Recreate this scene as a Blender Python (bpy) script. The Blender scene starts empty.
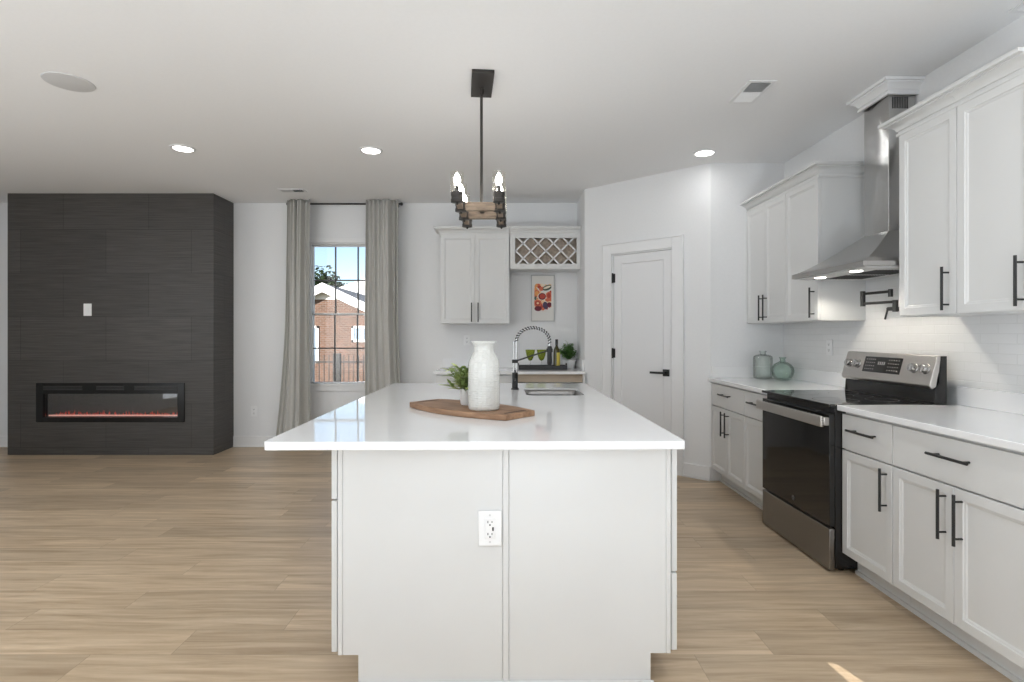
import bpy, bmesh, math, random
from mathutils import Vector, Matrix
random.seed(7)
SC = bpy.context.scene
COL = SC.collection
PI = math.pi

# ------------------------------------------------------------------ camera, world, lights, exposure
cam_d = bpy.data.cameras.new('camera')
cam = bpy.data.objects.new('camera', cam_d); COL.objects.link(cam)
cam.location = (0, 0, 1.293); cam.rotation_euler = (PI/2, 0, 0)
cam_d.sensor_width = 36.0; cam_d.lens = 540/1024*36
cam_d.shift_x = 6/1024; cam_d.shift_y = -6/1024
cam_d.clip_start = 0.05; cam_d.clip_end = 300
SC.camera = cam
SC.view_settings.view_transform = 'Standard'
SC.view_settings.look = 'None'
SC.view_settings.gamma = 1.0
SC.view_settings.use_curve_mapping = False
SC.view_settings.exposure = 0.06
SC.cycles.use_denoising = True
SC.cycles.max_bounces = 10
SC.cycles.diffuse_bounces = 5
SC.cycles.transparent_max_bounces = 16
SC.cycles.caustics_reflective = False
SC.cycles.caustics_refractive = False
SC.cycles.sample_clamp_indirect = 6.0

wd = bpy.data.worlds.new('sky'); SC.world = wd; wd.use_nodes = True
wn = wd.node_tree.nodes; wl = wd.node_tree.links
bg = wn['Background']
sky = wn.new('ShaderNodeTexSky'); sky.sky_type = 'NISHITA'; sky.sun_disc = False
sky.sun_elevation = math.radians(42); sky.sun_rotation = math.radians(200); sky.altitude = 100
sky.ozone_density = 2.0
wl.new(sky.outputs[0], bg.inputs[0]); bg.inputs[1].default_value = 0.22

def light(name, kind, loc, rot, energy, color=(1,1,1), **kw):
    d = bpy.data.lights.new(name, kind); d.energy = energy; d.color = color
    for k, v in kw.items(): setattr(d, k, v)
    o = bpy.data.objects.new(name, d); COL.objects.link(o); o.location = loc; o.rotation_euler = rot
    return o
H = 2.82
SUN_DIR = Vector((0.50, 0.86, -0.36)).normalized()
sun = light('sun', 'SUN', (-4, -8, 6), SUN_DIR.to_track_quat('-Z', 'Y').to_euler(), 10, (1.0, .95, .88), angle=math.radians(.03))
FILL_TINT = (0.86, 0.935, 1.0)
# added area fills in front of the solid rear and left walls, out of view
light('fill_rear_wide', 'AREA', (-3.4, -2.58, 1.35), (PI/2, 0, 0), 6, FILL_TINT, shape='RECTANGLE', size=3.0, size_y=2.1)
light('fill_rear_small', 'AREA', (1.2, -2.58, 1.45), (PI/2, 0, 0), 3, FILL_TINT, shape='RECTANGLE', size=1.8, size_y=1.8)
light('fill_left', 'AREA', (-5.83, 1.2, 1.25), (PI/2, 0, -PI/2), 36, FILL_TINT, shape='RECTANGLE', size=2.6, size_y=2.1)
# extra fills under the ceiling, no fixtures there, added to brighten aisle and living side
light('fill_aisle', 'AREA', (1.15, 1.35, H-.012), (0, 0, 0), 11, (.95, .975, 1.0), shape='DISK', size=.16)
light('fill_living', 'AREA', (-2.6, 1.35, H-.012), (0, 0, 0), 8, (.95, .975, 1.0), shape='DISK', size=.16)
# unseen upward fills near the floor behind the viewer, added to brighten the ceiling
light('upfill_entry', 'AREA', (.3, -1.1, .03), (PI, 0, 0), 90, (.83, .915, 1), shape='DISK', size=1.2)
light('upfill_living', 'AREA', (-3.6, -1.0, .03), (PI, 0, 0), 105, (.83, .915, 1), shape='DISK', size=2.4)

# ------------------------------------------------------------------ materials
def mat(name, color, rough=.5, metal=0, spec=.5, **kw):
    m = bpy.data.materials.new(name); m.use_nodes = True
    b = m.node_tree.nodes['Principled BSDF']
    b.inputs['Base Color'].default_value = (*color, 1)
    b.inputs['Roughness'].default_value = rough
    b.inputs['Metallic'].default_value = metal
    b.inputs['Specular IOR Level'].default_value = spec
    for k, v in kw.items(): b.inputs[k].default_value = v
    return m
def N(m, t, **kw):
    n = m.node_tree.nodes.new(t)
    for k, v in kw.items():
        if k in n.inputs.keys(): n.inputs[k].default_value = v
        else: setattr(n, k, v)
    return n
def L(m, a, b): m.node_tree.links.new(a, b)
def BS(m): return m.node_tree.nodes['Principled BSDF']
def noise_var(m, c1, c2, scale=(1,1,1), nscale=5, detail=4, bump=0, dist=.002):
    tc = N(m, 'ShaderNodeTexCoord'); mp = N(m, 'ShaderNodeMapping'); mp.inputs['Scale'].default_value = scale
    nz = N(m, 'ShaderNodeTexNoise'); nz.inputs['Scale'].default_value = nscale; nz.inputs['Detail'].default_value = detail
    cr = N(m, 'ShaderNodeValToRGB'); cr.color_ramp.elements[0].color = (*c1, 1); cr.color_ramp.elements[1].color = (*c2, 1)
    cr.color_ramp.elements[0].position = .3; cr.color_ramp.elements[1].position = .7
    L(m, tc.outputs['Object'], mp.inputs[0]); L(m, mp.outputs[0], nz.inputs['Vector']); L(m, nz.outputs[0], cr.inputs[0])
    L(m, cr.outputs[0], BS(m).inputs['Base Color'])
    if bump:
        bp = N(m, 'ShaderNodeBump'); bp.inputs['Strength'].default_value = bump; bp.inputs['Distance'].default_value = dist
        L(m, nz.outputs[0], bp.inputs['Height']); L(m, bp.outputs[0], BS(m).inputs['Normal'])
    return m
def emis(name, color, s):
    m = bpy.data.materials.new(name); m.use_nodes = True
    b = BS(m); b.inputs['Base Color'].default_value = (*color, 1)
    b.inputs['Emission Color'].default_value = (*color, 1); b.inputs['Emission Strength'].default_value = s
    return m
def thin_glass(name, tint=(1,1,1), refl=.12, rough=0.0, fk=.7):
    m = bpy.data.materials.new(name); m.use_nodes = True
    nt = m.node_tree; nt.nodes.remove(BS(m)); out = nt.nodes['Material Output']
    tr = N(m, 'ShaderNodeBsdfTransparent'); tr.inputs[0].default_value = (*tint, 1)
    gl = N(m, 'ShaderNodeBsdfGlossy'); gl.inputs['Roughness'].default_value = rough
    fr = N(m, 'ShaderNodeLayerWeight'); fr.inputs[0].default_value = .25
    ml = N(m, 'ShaderNodeMath', operation='MULTIPLY_ADD'); ml.inputs[1].default_value = fk; ml.inputs[2].default_value = refl*.4
    mx = N(m, 'ShaderNodeMixShader')
    L(m, fr.outputs['Fresnel'], ml.inputs[0]); L(m, ml.outputs[0], mx.inputs[0]); L(m, tr.outputs[0], mx.inputs[1]); L(m, gl.outputs[0], mx.inputs[2])
    L(m, mx.outputs[0], out.inputs[0])
    return m

M = {}
M['wall'] = noise_var(mat('wall_paint', (.80,.80,.80), .6, spec=.3), (.795,.797,.80), (.815,.815,.815), nscale=60, bump=.02)
M['ceiling'] = noise_var(mat('ceiling_paint', (.8,.8,.8), .8, spec=.2), (.87,.87,.87), (.885,.885,.885), nscale=50, bump=.02)
M['trim'] = mat('white_trim_paint', (.82,.82,.82), .4)
M['door'] = mat('white_door_paint', (.78,.78,.785), .4)
M['cab'] = noise_var(mat('grey_white_cabinet_paint', (.70,.70,.69), .38), (.69,.69,.68), (.71,.71,.70), nscale=3)
M['dark_gap'] = mat('shadow_board', (.25,.25,.25), .8)
M['black'] = mat('matte_black_metal', (.012,.012,.012), .4, metal=.0, spec=.5)
M['blackgloss'] = mat('black_glass', (.008,.008,.008), .06, spec=.6)
M['blackenamel'] = mat('black_enamel', (.013,.012,.012), .25)
M['black_frame'] = mat('black_insert_frame', (.006,.006,.006), .22, spec=.3)
M['tray'] = mat('black_tray_lacquer', (.015,.015,.015), .3)
M['quartz'] = noise_var(mat('white_quartz', (.86,.86,.86), .035, spec=.6), (.84,.84,.845), (.88,.88,.88), nscale=2.2, detail=8)
M['plastic'] = mat('white_plastic', (.86,.86,.86), .35)
M['greydisc'] = mat('grey_white_cover', (.62,.62,.62), .6)
M['slot'] = mat('dark_slot', (.03,.03,.03), .6)
M['vent_dark'] = mat('vent_duct', (.06,.06,.06), .8)
M['chrome'] = mat('chrome', (.55,.55,.55), .15, metal=1)
def steel(name, axis, c=(.50,.49,.475), rough=.30, bump=.06):
    m = mat(name, c, rough, metal=1)
    tc = N(m, 'ShaderNodeTexCoord'); mp = N(m, 'ShaderNodeMapping')
    s = [300,300,300]; s[axis] = 3; mp.inputs['Scale'].default_value = s
    nz = N(m, 'ShaderNodeTexNoise'); nz.inputs['Scale'].default_value = 1.0; nz.inputs['Detail'].default_value = 3
    bp = N(m, 'ShaderNodeBump'); bp.inputs['Strength'].default_value = bump; bp.inputs['Distance'].default_value = .001
    L(m, tc.outputs['Object'], mp.inputs[0]); L(m, mp.outputs[0], nz.inputs['Vector']); L(m, nz.outputs[0], bp.inputs['Height']); L(m, bp.outputs[0], BS(m).inputs['Normal'])
    return m
M['steel'] = steel('brushed_steel', 0)
M['steelr'] = steel('brushed_steel_range', 0, (.28,.27,.26), .32)
M['steelk'] = steel('brushed_steel_console', 0, (.60,.575,.55), .36)
M['steelv'] = steel('brushed_steel_upright', 2, (.55,.55,.54), .26)
M['steelc'] = steel('brushed_steel_chimney', 0, (.52,.515,.505), .20, .5)
def wavy(m):
    bp0 = [n for n in m.node_tree.nodes if n.type == 'BUMP'][0]
    tc = N(m, 'ShaderNodeTexCoord'); mp = N(m, 'ShaderNodeMapping'); mp.inputs['Scale'].default_value = (2.5, 2.5, 1.6)
    nz = N(m, 'ShaderNodeTexNoise'); nz.inputs['Scale'].default_value = 1.6; nz.inputs['Detail'].default_value = 0
    bp = N(m, 'ShaderNodeBump'); bp.inputs['Strength'].default_value = 1; bp.inputs['Distance'].default_value = .07
    L(m, tc.outputs['Object'], mp.inputs[0]); L(m, mp.outputs[0], nz.inputs['Vector']); L(m, nz.outputs[0], bp.inputs['Height']); L(m, bp.outputs[0], bp0.inputs['Normal'])
wavy(M['steelc'])
M['sink'] = steel('sink_steel', 0, (.30,.29,.28), .38)
M['linen'] = noise_var(mat('grey_linen', (.45,.44,.41), .9, spec=.1), (.45,.44,.41), (.54,.53,.50), scale=(1,1,8), nscale=60, bump=.12)
M['ceramic'] = mat('white_ceramic', (.66,.655,.62), .14)
def vase_bump(m):
    tc = N(m, 'ShaderNodeTexCoord'); mp = N(m, 'ShaderNodeMapping'); mp.inputs['Scale'].default_value = (1,1,1.6)
    v = N(m, 'ShaderNodeTexVoronoi'); v.inputs['Scale'].default_value = 58; v.inputs['Randomness'].default_value = .35
    bp = N(m, 'ShaderNodeBump'); bp.inputs['Strength'].default_value = .75; bp.inputs['Distance'].default_value = .005
    L(m, tc.outputs['Object'], mp.inputs[0]); L(m, mp.outputs[0], v.inputs['Vector']); L(m, v.outputs['Distance'], bp.inputs['Height']); L(m, bp.outputs[0], BS(m).inputs['Normal'])
vase_bump(M['ceramic'])
M['pot'] = mat('white_pot_glaze', (.80,.80,.79), .35)
M['bulb'] = emis('lit_bulb', (1.0, .96, .90), 28)
M['led'] = emis('lit_downlight', (1.0, .97, .93), 9)
M['hoodled'] = emis('lit_hood_lamp', (1.0, .93, .82), 14)
M['glass'] = thin_glass('clear_pane', (1,1,1), .1)
M['shade'] = thin_glass('clear_shade_glass', (.99,.985,.97), .05, fk=.10, rough=.18)
M['fireglass'] = thin_glass('firebox_glass', (.75,.75,.75), .18)
M['fire_in'] = mat('firebox_lining', (.035,.035,.036), .35)
M['ember'] = noise_var(mat('ember_bed', (.3,.03,.02), .5), (.05,.01,.01), (.5,.05,.03), nscale=70)
BS(M['ember']).inputs['Emission Color'].default_value = (1, .12, .06, 1); BS(M['ember']).inputs['Emission Strength'].default_value = .25
M['emberline'] = emis('ember_light_strip', (1, .50, .42), 1.3)
M['flame'] = emis('red_flame', (1, .07, .04), .42)
M['green1'] = noise_var(mat('basil_leaf', (.05,.16,.03), .5), (.05,.14,.03), (.16,.33,.08), nscale=20)
M['green2'] = noise_var(mat('pointed_leaf', (.14,.26,.06), .5), (.13,.24,.06), (.55,.62,.24), nscale=14)
M['soil'] = mat('soil', (.04,.03,.02), .9)
def real_glass(name, c, rough=0.02):
    return mat(name, c, rough, **{'Transmission Weight': 1.0, 'IOR': 1.45})
M['jar_clear'] = thin_glass('pale_grey_green_glass', (.955,.972,.96), .10, fk=.55)
M['jar_green'] = thin_glass('sea_green_glass', (.895,.95,.92), .10, fk=.55)
M['goblet'] = real_glass('olive_glass', (.55,.62,.17))
M['stemglass'] = thin_glass('clear_stem_glass', (.96,.97,.96), .1)
M['bottle'] = mat('dark_olive_bottle_glass', (.045,.04,.005), .08, spec=.7)
M['oilstrip'] = mat('gold_oil_strip', (.62,.50,.08), .5)
M['bricks'] = mat('red_brick', (.4,.18,.12), .9, spec=.1)
def brick(m):
    tc = N(m, 'ShaderNodeTexCoord'); sp = N(m, 'ShaderNodeSeparateXYZ'); cb = N(m, 'ShaderNodeCombineXYZ')
    bt = N(m, 'ShaderNodeTexBrick'); bt.inputs['Color1'].default_value = (.105,.060,.042,1); bt.inputs['Color2'].default_value = (.175,.098,.070,1)
    bt.inputs['Mortar'].default_value = (.22,.19,.165,1); bt.inputs['Scale'].default_value = 1; bt.inputs['Mortar Size'].default_value = .008
    bt.inputs['Brick Width'].default_value = .21; bt.inputs['Row Height'].default_value = .075
    L(m, tc.outputs['Object'], sp.inputs[0]); L(m, sp.outputs[0], cb.inputs[0]); L(m, sp.outputs[2], cb.inputs[1])
    L(m, cb.outputs[0], bt.inputs['Vector']); L(m, bt.outputs[0], BS(m).inputs['Base Color'])
brick(M['bricks'])
M['siding'] = mat('white_siding', (.85,.85,.84), .7)
M['roofw'] = noise_var(mat('pale_roof_shingle', (.62,.61,.60), .8), (.55,.54,.53), (.68,.67,.66), nscale=8)
M['roofd'] = noise_var(mat('dark_roof_shingle', (.18,.17,.17), .85), (.13,.13,.13), (.22,.21,.2), nscale=8)
M['fence'] = mat('black_fence_metal', (.02,.02,.02), .5)
M['grass'] = noise_var(mat('dry_lawn', (.2,.2,.08), .95, spec=.1), (.18,.16,.09), (.30,.27,.15), nscale=3)
M['treeleaf'] = noise_var(mat('tree_leaf', (.04,.08,.03), .8, spec=.2), (.02,.045,.018), (.07,.11,.04), nscale=2)
M['bark'] = mat('bark', (.09,.07,.05), .9)
M['outpane'] = mat('house_window_glass', (.25,.33,.42), .1)

def floor_mat():
    m = mat('oak_plank_flooring', (.4,.3,.2), .36, spec=.45)
    tc = N(m, 'ShaderNodeTexCoord'); sp = N(m, 'ShaderNodeSeparateXYZ'); L(m, tc.outputs['Object'], sp.inputs[0])
    def math_(op, a, b=None, c=None):
        n = N(m, 'ShaderNodeMath', operation=op)
        for i, v in enumerate((a, b, c)):
            if v is None: continue
            if isinstance(v, (int, float)): n.inputs[i].default_value = v
            else: L(m, v, n.inputs[i])
        return n.outputs[0]
    W, LEN = .182, 1.22
    ry = math_('DIVIDE', sp.outputs[1], W); row = math_('FLOOR', ry); fy = math_('FRACT', ry)
    wn1 = N(m, 'ShaderNodeTexWhiteNoise', noise_dimensions='1D'); L(m, row, wn1.inputs['W'])
    xs = math_('ADD', math_('DIVIDE', sp.outputs[0], LEN), wn1.outputs['Value'])
    pid = math_('FLOOR', xs); fx = math_('FRACT', xs)
    cb = N(m, 'ShaderNodeCombineXYZ'); L(m, row, cb.inputs[0]); L(m, pid, cb.inputs[1])
    wn2 = N(m, 'ShaderNodeTexWhiteNoise', noise_dimensions='2D'); L(m, cb.outputs[0], wn2.inputs['Vector'])
    mp = N(m, 'ShaderNodeMapping'); mp.inputs['Scale'].default_value = (1.1, 16, 1); L(m, tc.outputs['Object'], mp.inputs[0])
    off = N(m, 'ShaderNodeCombineXYZ'); L(m, math_('MULTIPLY', wn2.outputs['Value'], 40), off.inputs[0]); L(m, math_('MULTIPLY', wn2.outputs['Value'], 17), off.inputs[2])
    L(m, off.outputs[0], mp.inputs['Location'])
    nz = N(m, 'ShaderNodeTexNoise'); nz.inputs['Scale'].default_value = 1.6; nz.inputs['Detail'].default_value = 7; nz.inputs['Roughness'].default_value = .62; nz.inputs['Distortion'].default_value = .5
    L(m, mp.outputs[0], nz.inputs['Vector'])
    cr = N(m, 'ShaderNodeValToRGB')
    e = cr.color_ramp.elements; e[0].position = .30; e[0].color = (.395,.285,.180,1); e[1].position = .72; e[1].color = (.655,.515,.360,1)
    L(m, nz.outputs[0], cr.inputs[0])
    tint = N(m, 'ShaderNodeMapRange'); tint.inputs[3].default_value = .84; tint.inputs[4].default_value = 1.12; L(m, wn2.outputs['Value'], tint.inputs[0])
    # plank seams
    ey = math_('MINIMUM', fy, math_('SUBTRACT', 1, fy)); ex = math_('MINIMUM', fx, math_('SUBTRACT', 1, fx))
    sy = math_('LESS_THAN', ey, .008); sx = math_('LESS_THAN', ex, .0012)
    seam = math_('MAXIMUM', sy, sx); dk = math_('SUBTRACT', 1, math_('MULTIPLY', seam, .25))
    vm = N(m, 'ShaderNodeVectorMath', operation='SCALE'); L(m, cr.outputs[0], vm.inputs[0]); L(m, math_('MULTIPLY', tint.outputs[0], dk), vm.inputs['Scale'])
    L(m, vm.outputs[0], BS(m).inputs['Base Color'])
    bp = N(m, 'ShaderNodeBump'); bp.inputs['Strength'].default_value = .08; bp.inputs['Distance'].default_value = .003
    L(m, nz.outputs[0], bp.inputs['Height']); L(m, bp.outputs[0], BS(m).inputs['Normal'])
    return m
M['floor'] = floor_mat()

def fire_mat():
    m = mat('dark_ribbed_tile', (.05,.048,.046), .42, spec=.4)
    tc = N(m, 'ShaderNodeTexCoord'); sp = N(m, 'ShaderNodeSeparateXYZ'); L(m, tc.outputs['Object'], sp.inputs[0])
    ad = N(m, 'ShaderNodeMath', operation='ADD'); L(m, sp.outputs[0], ad.inputs[0]); L(m, sp.outputs[1], ad.inputs[1])
    cb = N(m, 'ShaderNodeCombineXYZ'); L(m, ad.outputs[0], cb.inputs[0]); L(m, sp.outputs[2], cb.inputs[1])
    mpb = N(m, 'ShaderNodeMapping'); mpb.inputs['Location'].default_value = (.32, -.08, 0); L(m, cb.outputs[0], mpb.inputs[0])
    bt = N(m, 'ShaderNodeTexBrick'); bt.inputs['Scale'].default_value = 1; bt.inputs['Brick Width'].default_value = .92; bt.inputs['Row Height'].default_value = .47
    bt.inputs['Mortar Size'].default_value = .003; bt.inputs['Color1'].default_value = (.86,.86,.86,1); bt.inputs['Color2'].default_value = (1.08,1.08,1.08,1); bt.inputs['Mortar'].default_value = (.55,.55,.55,1)
    L(m, mpb.outputs[0], bt.inputs['Vector'])
    mp = N(m, 'ShaderNodeMapping'); mp.inputs['Scale'].default_value = (1.6, 60, 1); L(m, cb.outputs[0], mp.inputs[0])
    nz = N(m, 'ShaderNodeTexNoise'); nz.inputs['Scale'].default_value = 1.5; nz.inputs['Detail'].default_value = 5; nz.inputs['Roughness'].default_value = .6; L(m, mp.outputs[0], nz.inputs['Vector'])
    cr = N(m, 'ShaderNodeValToRGB'); e = cr.color_ramp.elements
    e[0].position = .32; e[0].color = (.045,.041,.038,1); e[1].position = .70; e[1].color = (.088,.081,.075,1); L(m, nz.outputs[0], cr.inputs[0])
    mx = N(m, 'ShaderNodeVectorMath', operation='MULTIPLY'); L(m, cr.outputs[0], mx.inputs[0]); L(m, bt.outputs[0], mx.inputs[1])
    L(m, mx.outputs[0], BS(m).inputs['Base Color'])
    bp = N(m, 'ShaderNodeBump'); bp.inputs['Strength'].default_value = .5; bp.inputs['Distance'].default_value = .004
    L(m, nz.outputs[0], bp.inputs['Height']); L(m, bp.outputs[0], BS(m).inputs['Normal'])
    return m
M['fire'] = fire_mat()

def tile_mat():
    m = mat('white_stacked_tile', (.78,.78,.775), .3)
    tc = N(m, 'ShaderNodeTexCoord'); sp = N(m, 'ShaderNodeSeparateXYZ'); L(m, tc.outputs['Object'], sp.inputs[0])
    cb = N(m, 'ShaderNodeCombineXYZ'); L(m, sp.outputs[1], cb.inputs[0]); L(m, sp.outputs[2], cb.inputs[1])
    bt = N(m, 'ShaderNodeTexBrick'); bt.inputs['Scale'].default_value = 1; bt.inputs['Brick Width'].default_value = .20; bt.inputs['Row Height'].default_value = .05
    bt.inputs['Mortar Size'].default_value = .002; bt.inputs['Mortar Smooth'].default_value = .5
    bt.inputs['Color1'].default_value = (.79,.79,.785,1); bt.inputs['Color2'].default_value = (.81,.81,.805,1); bt.inputs['Mortar'].default_value = (.74,.74,.73,1)
    nz = N(m, 'ShaderNodeTexNoise'); nz.inputs['Scale'].default_value = 22; L(m, tc.outputs['Object'], nz.inputs['Vector'])
    L(m, cb.outputs[0], bt.inputs['Vector']); L(m, bt.outputs[0], BS(m).inputs['Base Color'])
    ad = N(m, 'ShaderNodeMath', operation='MULTIPLY_ADD'); ad.inputs[1].default_value = -1.0
    L(m, bt.outputs['Fac'], ad.inputs[0]); 
    sc = N(m, 'ShaderNodeMath', operation='MULTIPLY'); sc.inputs[1].default_value = .5; L(m, nz.outputs[0], sc.inputs[0]); L(m, sc.outputs[0], ad.inputs[2])
    bp = N(m, 'ShaderNodeBump'); bp.inputs['Strength'].default_value = .5; bp.inputs['Distance'].default_value = .003
    L(m, ad.outputs[0], bp.inputs['Height']); L(m, bp.outputs[0], BS(m).inputs['Normal'])
    return m
M['tile'] = tile_mat()

def wood_mat(name, c1, c2, scale=(3, 40, 40), rough=.5):
    return noise_var(mat(name, c1, rough), c1, c2, scale=scale, nscale=1.2, detail=6, bump=.05)
M['board'] = wood_mat('acacia_board', (.20,.105,.055), (.40,.235,.135), (4, 30, 30))
M['groove'] = mat('board_groove', (.09,.045,.025), .6)
M['rackwood'] = wood_mat('rack_plywood', (.52,.44,.36), (.72,.62,.52), (30, 3, 30))
M['birch'] = wood_mat('birch_stretcher', (.42,.34,.26), (.55,.46,.36), (3, 30, 30))
M['beam'] = wood_mat('distressed_beam', (.14,.10,.07), (.34,.26,.19), (8, 40, 40), .6)
M['bronze'] = mat('dark_bronze', (.045,.04,.036), .42, metal=.4)

# ------------------------------------------------------------------ mesh helpers
class MB:
    def __init__(s): s.bm = bmesh.new(); s.mats = []
    def _mi(s, m):
        if m is None: return 0
        if m not in s.mats: s.mats.append(m)
        return s.mats.index(m)
    def box(s, x0, x1, y0, y1, z0, z1, m=None, M4=None):
        ps = [(x0,y0,z0),(x1,y0,z0),(x1,y1,z0),(x0,y1,z0),(x0,y0,z1),(x1,y0,z1),(x1,y1,z1),(x0,y1,z1)]
        if M4 is not None: ps = [M4 @ Vector(p) for p in ps]
        v = [s.bm.verts.new(p) for p in ps]
        mi = s._mi(m); fs = []
        for f in ((0,3,2,1),(4,5,6,7),(0,1,5,4),(1,2,6,5),(2,3,7,6),(3,0,4,7)):
            fc = s.bm.faces.new([v[i] for i in f]); fc.material_index = mi; fs.append(fc)
        return fs
    def prism(s, pts, d, m=None):
        """closed polygon pts (3D list) extruded by vector d"""
        d = Vector(d); a = [s.bm.verts.new(p) for p in pts]; b = [s.bm.verts.new(Vector(p)+d) for p in pts]
        mi = s._mi(m); n = len(pts); fs = [s.bm.faces.new(a[::-1]), s.bm.faces.new(b)]
        for i in range(n): fs.append(s.bm.faces.new((a[i], a[(i+1)%n], b[(i+1)%n], b[i])))
        for f in fs: f.material_index = mi
        return fs
    def lathe(s, prof, n=32, M4=None, m=None, cap=True, smooth=True):
        """prof: list of (r,z) ; revolve about z"""
        mi = s._mi(m); rings = []
        for r, z in prof:
            ring = []
            for k in range(n):
                a = 2*PI*k/n; p = Vector((r*math.cos(a), r*math.sin(a), z))
                ring.append(s.bm.verts.new(M4 @ p if M4 is not None else p))
            rings.append(ring)
        for i in range(len(rings)-1):
            for k in range(n):
                f = s.bm.faces.new((rings[i][k], rings[i][(k+1)%n], rings[i+1][(k+1)%n], rings[i+1][k])); f.smooth = smooth; f.material_index = mi
        if cap:
            for rg, rev in ((rings[0], True), (rings[-1], False)):
                f = s.bm.faces.new(rg[::-1] if rev else rg); f.material_index = mi
    def cyl(s, p0, p1, r, n=16, m=None, r1=None):
        p0, p1 = Vector(p0), Vector(p1); d = p1-p0
        M4 = Matrix.Translation(p0) @ d.to_track_quat('Z', 'Y').to_matrix().to_4x4()
        s.lathe([(r, 0), (r if r1 is None else r1, d.length)], n, M4, m)
    def tube(s, pts, r, n=10, m=None, closed=False):
        mi = s._mi(m); pts = [Vector(p) for p in pts]; rings = []; up = None
        for i, p in enumerate(pts):
            if i == 0: t = pts[1]-pts[0]
            elif i == len(pts)-1: t = pts[-1]-pts[-2]
            else: t = pts[i+1]-pts[i-1]
            t.normalize()
            if up is None:
                up = Vector((0,0,1)) if abs(t.z) < .9 else Vector((1,0,0))
            u = (up - t*up.dot(t)).normalized(); w = t.cross(u); up = u
            rr = r[i] if isinstance(r, (list, tuple)) else r
            rings.append([s.bm.verts.new(p + (u*math.cos(2*PI*k/n) + w*math.sin(2*PI*k/n))*rr) for k in range(n)])
        for i in range(len(rings)-1):
            for k in range(n):
                f = s.bm.faces.new((rings[i][k], rings[i][(k+1)%n], rings[i+1][(k+1)%n], rings[i+1][k])); f.smooth = True; f.material_index = mi
        for rg, rev in ((rings[0], True), (rings[-1], False)):
            f = s.bm.faces.new(rg[::-1] if rev else rg); f.material_index = mi
    def build(s, name, m, parent=None, loc=None, rotz=0, bevel=0, seg=2, angle=35):
        bmesh.ops.recalc_face_normals(s.bm, faces=s.bm.faces[:])
        me = bpy.data.meshes.new(name); s.bm.to_mesh(me); s.bm.free()
        if s.mats:
            for x in s.mats: me.materials.append(M[x] if isinstance(x, str) else x)
        else: me.materials.append(M[m] if isinstance(m, str) else m)
        me.set_sharp_from_angle(angle=math.radians(angle))
        o = bpy.data.objects.new(name, me); COL.objects.link(o)
        if parent is not None: o.parent = parent
        if loc is not None: o.location = loc
        if rotz: o.rotation_euler = (0, 0, rotz)
        if bevel:
            b = o.modifiers.new('edge', 'BEVEL'); b.width = bevel; b.segments = seg; b.limit_method = 'ANGLE'; b.angle_limit = math.radians(40)
        return o
def inset(mb, f, th, depth):
    f.normal_update(); bmesh.ops.inset_individual(mb.bm, faces=[f], thickness=th, depth=depth)
def smooth_all(mb):
    for f in mb.bm.faces: f.smooth = True
def thing(name, label, cat, loc=(0,0,0), rotz=0, group=None):
    o = bpy.data.objects.new(name, None); COL.objects.link(o); o.empty_display_size = .1
    o.location = loc; o.rotation_euler = (0, 0, rotz); return tag(o, label, cat, group)
def tag(o, label, cat, group=None):
    o['label'] = label; o['category'] = cat
    if group: o['group'] = group
    return o
def struct(o, label=None, cat=None):
    o['kind'] = 'structure'
    if label: o['label'] = label
    if cat: o['category'] = cat
    return o
def bx(*a):
    mb = MB(); mb.box(*a); return mb
def copy_tree(o, parent=None):
    c = o.copy(); COL.objects.link(c)
    if parent is not None: c.parent = parent
    for ch in list(o.children): copy_tree(ch, c)
    return c

# ------------------------------------------------------------------ room shell
XL, XR, YB, YR = -5.95, 2.47, 6.25, -2.7
PA, PB = Vector((1.817, 4.79)), Vector((.825, 5.66))     # pantry wall ends
struct(bx(XL-.2, XR+.2, YR-.2, YB+.2, -.12, 0).build('floor', 'floor'), 'pale oak plank floor running through kitchen and living area', 'floor')
struct(bx(XL-.2, XR+.2, YR-.2, YB+.2, H, H+.12).build('ceiling', 'ceiling'), 'flat white painted ceiling', 'ceiling')
WX0, WX1, WZ0, WZ1 = -2.278, -1.448, .705, 2.36
mb = MB(); mb.box(XL, WX0, YB, YB+.15, 0, H); mb.box(WX1, .825, YB, YB+.15, 0, H); mb.box(WX0, WX1, YB, YB+.15, 0, WZ0); mb.box(WX0, WX1, YB, YB+.15, WZ1, H)
struct(mb.build('wall_back', 'wall'), 'white back wall with one window', 'wall')
struct(bx(XR, XR+.15, YR, 4.9, 0, H).build('wall_right', 'wall'), 'white right wall behind the range and cabinets', 'wall')
struct(bx(1.817, XR, 4.79, 4.9, 0, H).build('wall_return', 'wall'), 'short white wall between pantry corner and right wall', 'wall')
struct(bx(.825, .93, 5.66, YB, 0, H).build('wall_alcove', 'wall'), 'short white side wall closing the bar nook', 'wall')
# pantry wall at an angle, built in its own frame: x along PB -> PA, front at y = 0
pd = (PA-PB); plen = pd.length; pang = math.atan2(pd.y, pd.x)
T0, T1, DZ = .325, .965, 2.105
mb = MB(); mb.box(0, T0, 0, .11, 0, H); mb.box(T1, plen, 0, .11, 0, H); mb.box(T0, T1, 0, .11, DZ, H)
struct(mb.build('wall_pantry', 'wall', loc=(PB.x, PB.y, 0), rotz=pang), 'angled white wall around the pantry door', 'wall')
struct(bx(XL-.15, XL, YR, YB, 0, H).build('wall_left', 'wall'), 'white left wall of the living area', 'wall')
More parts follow.
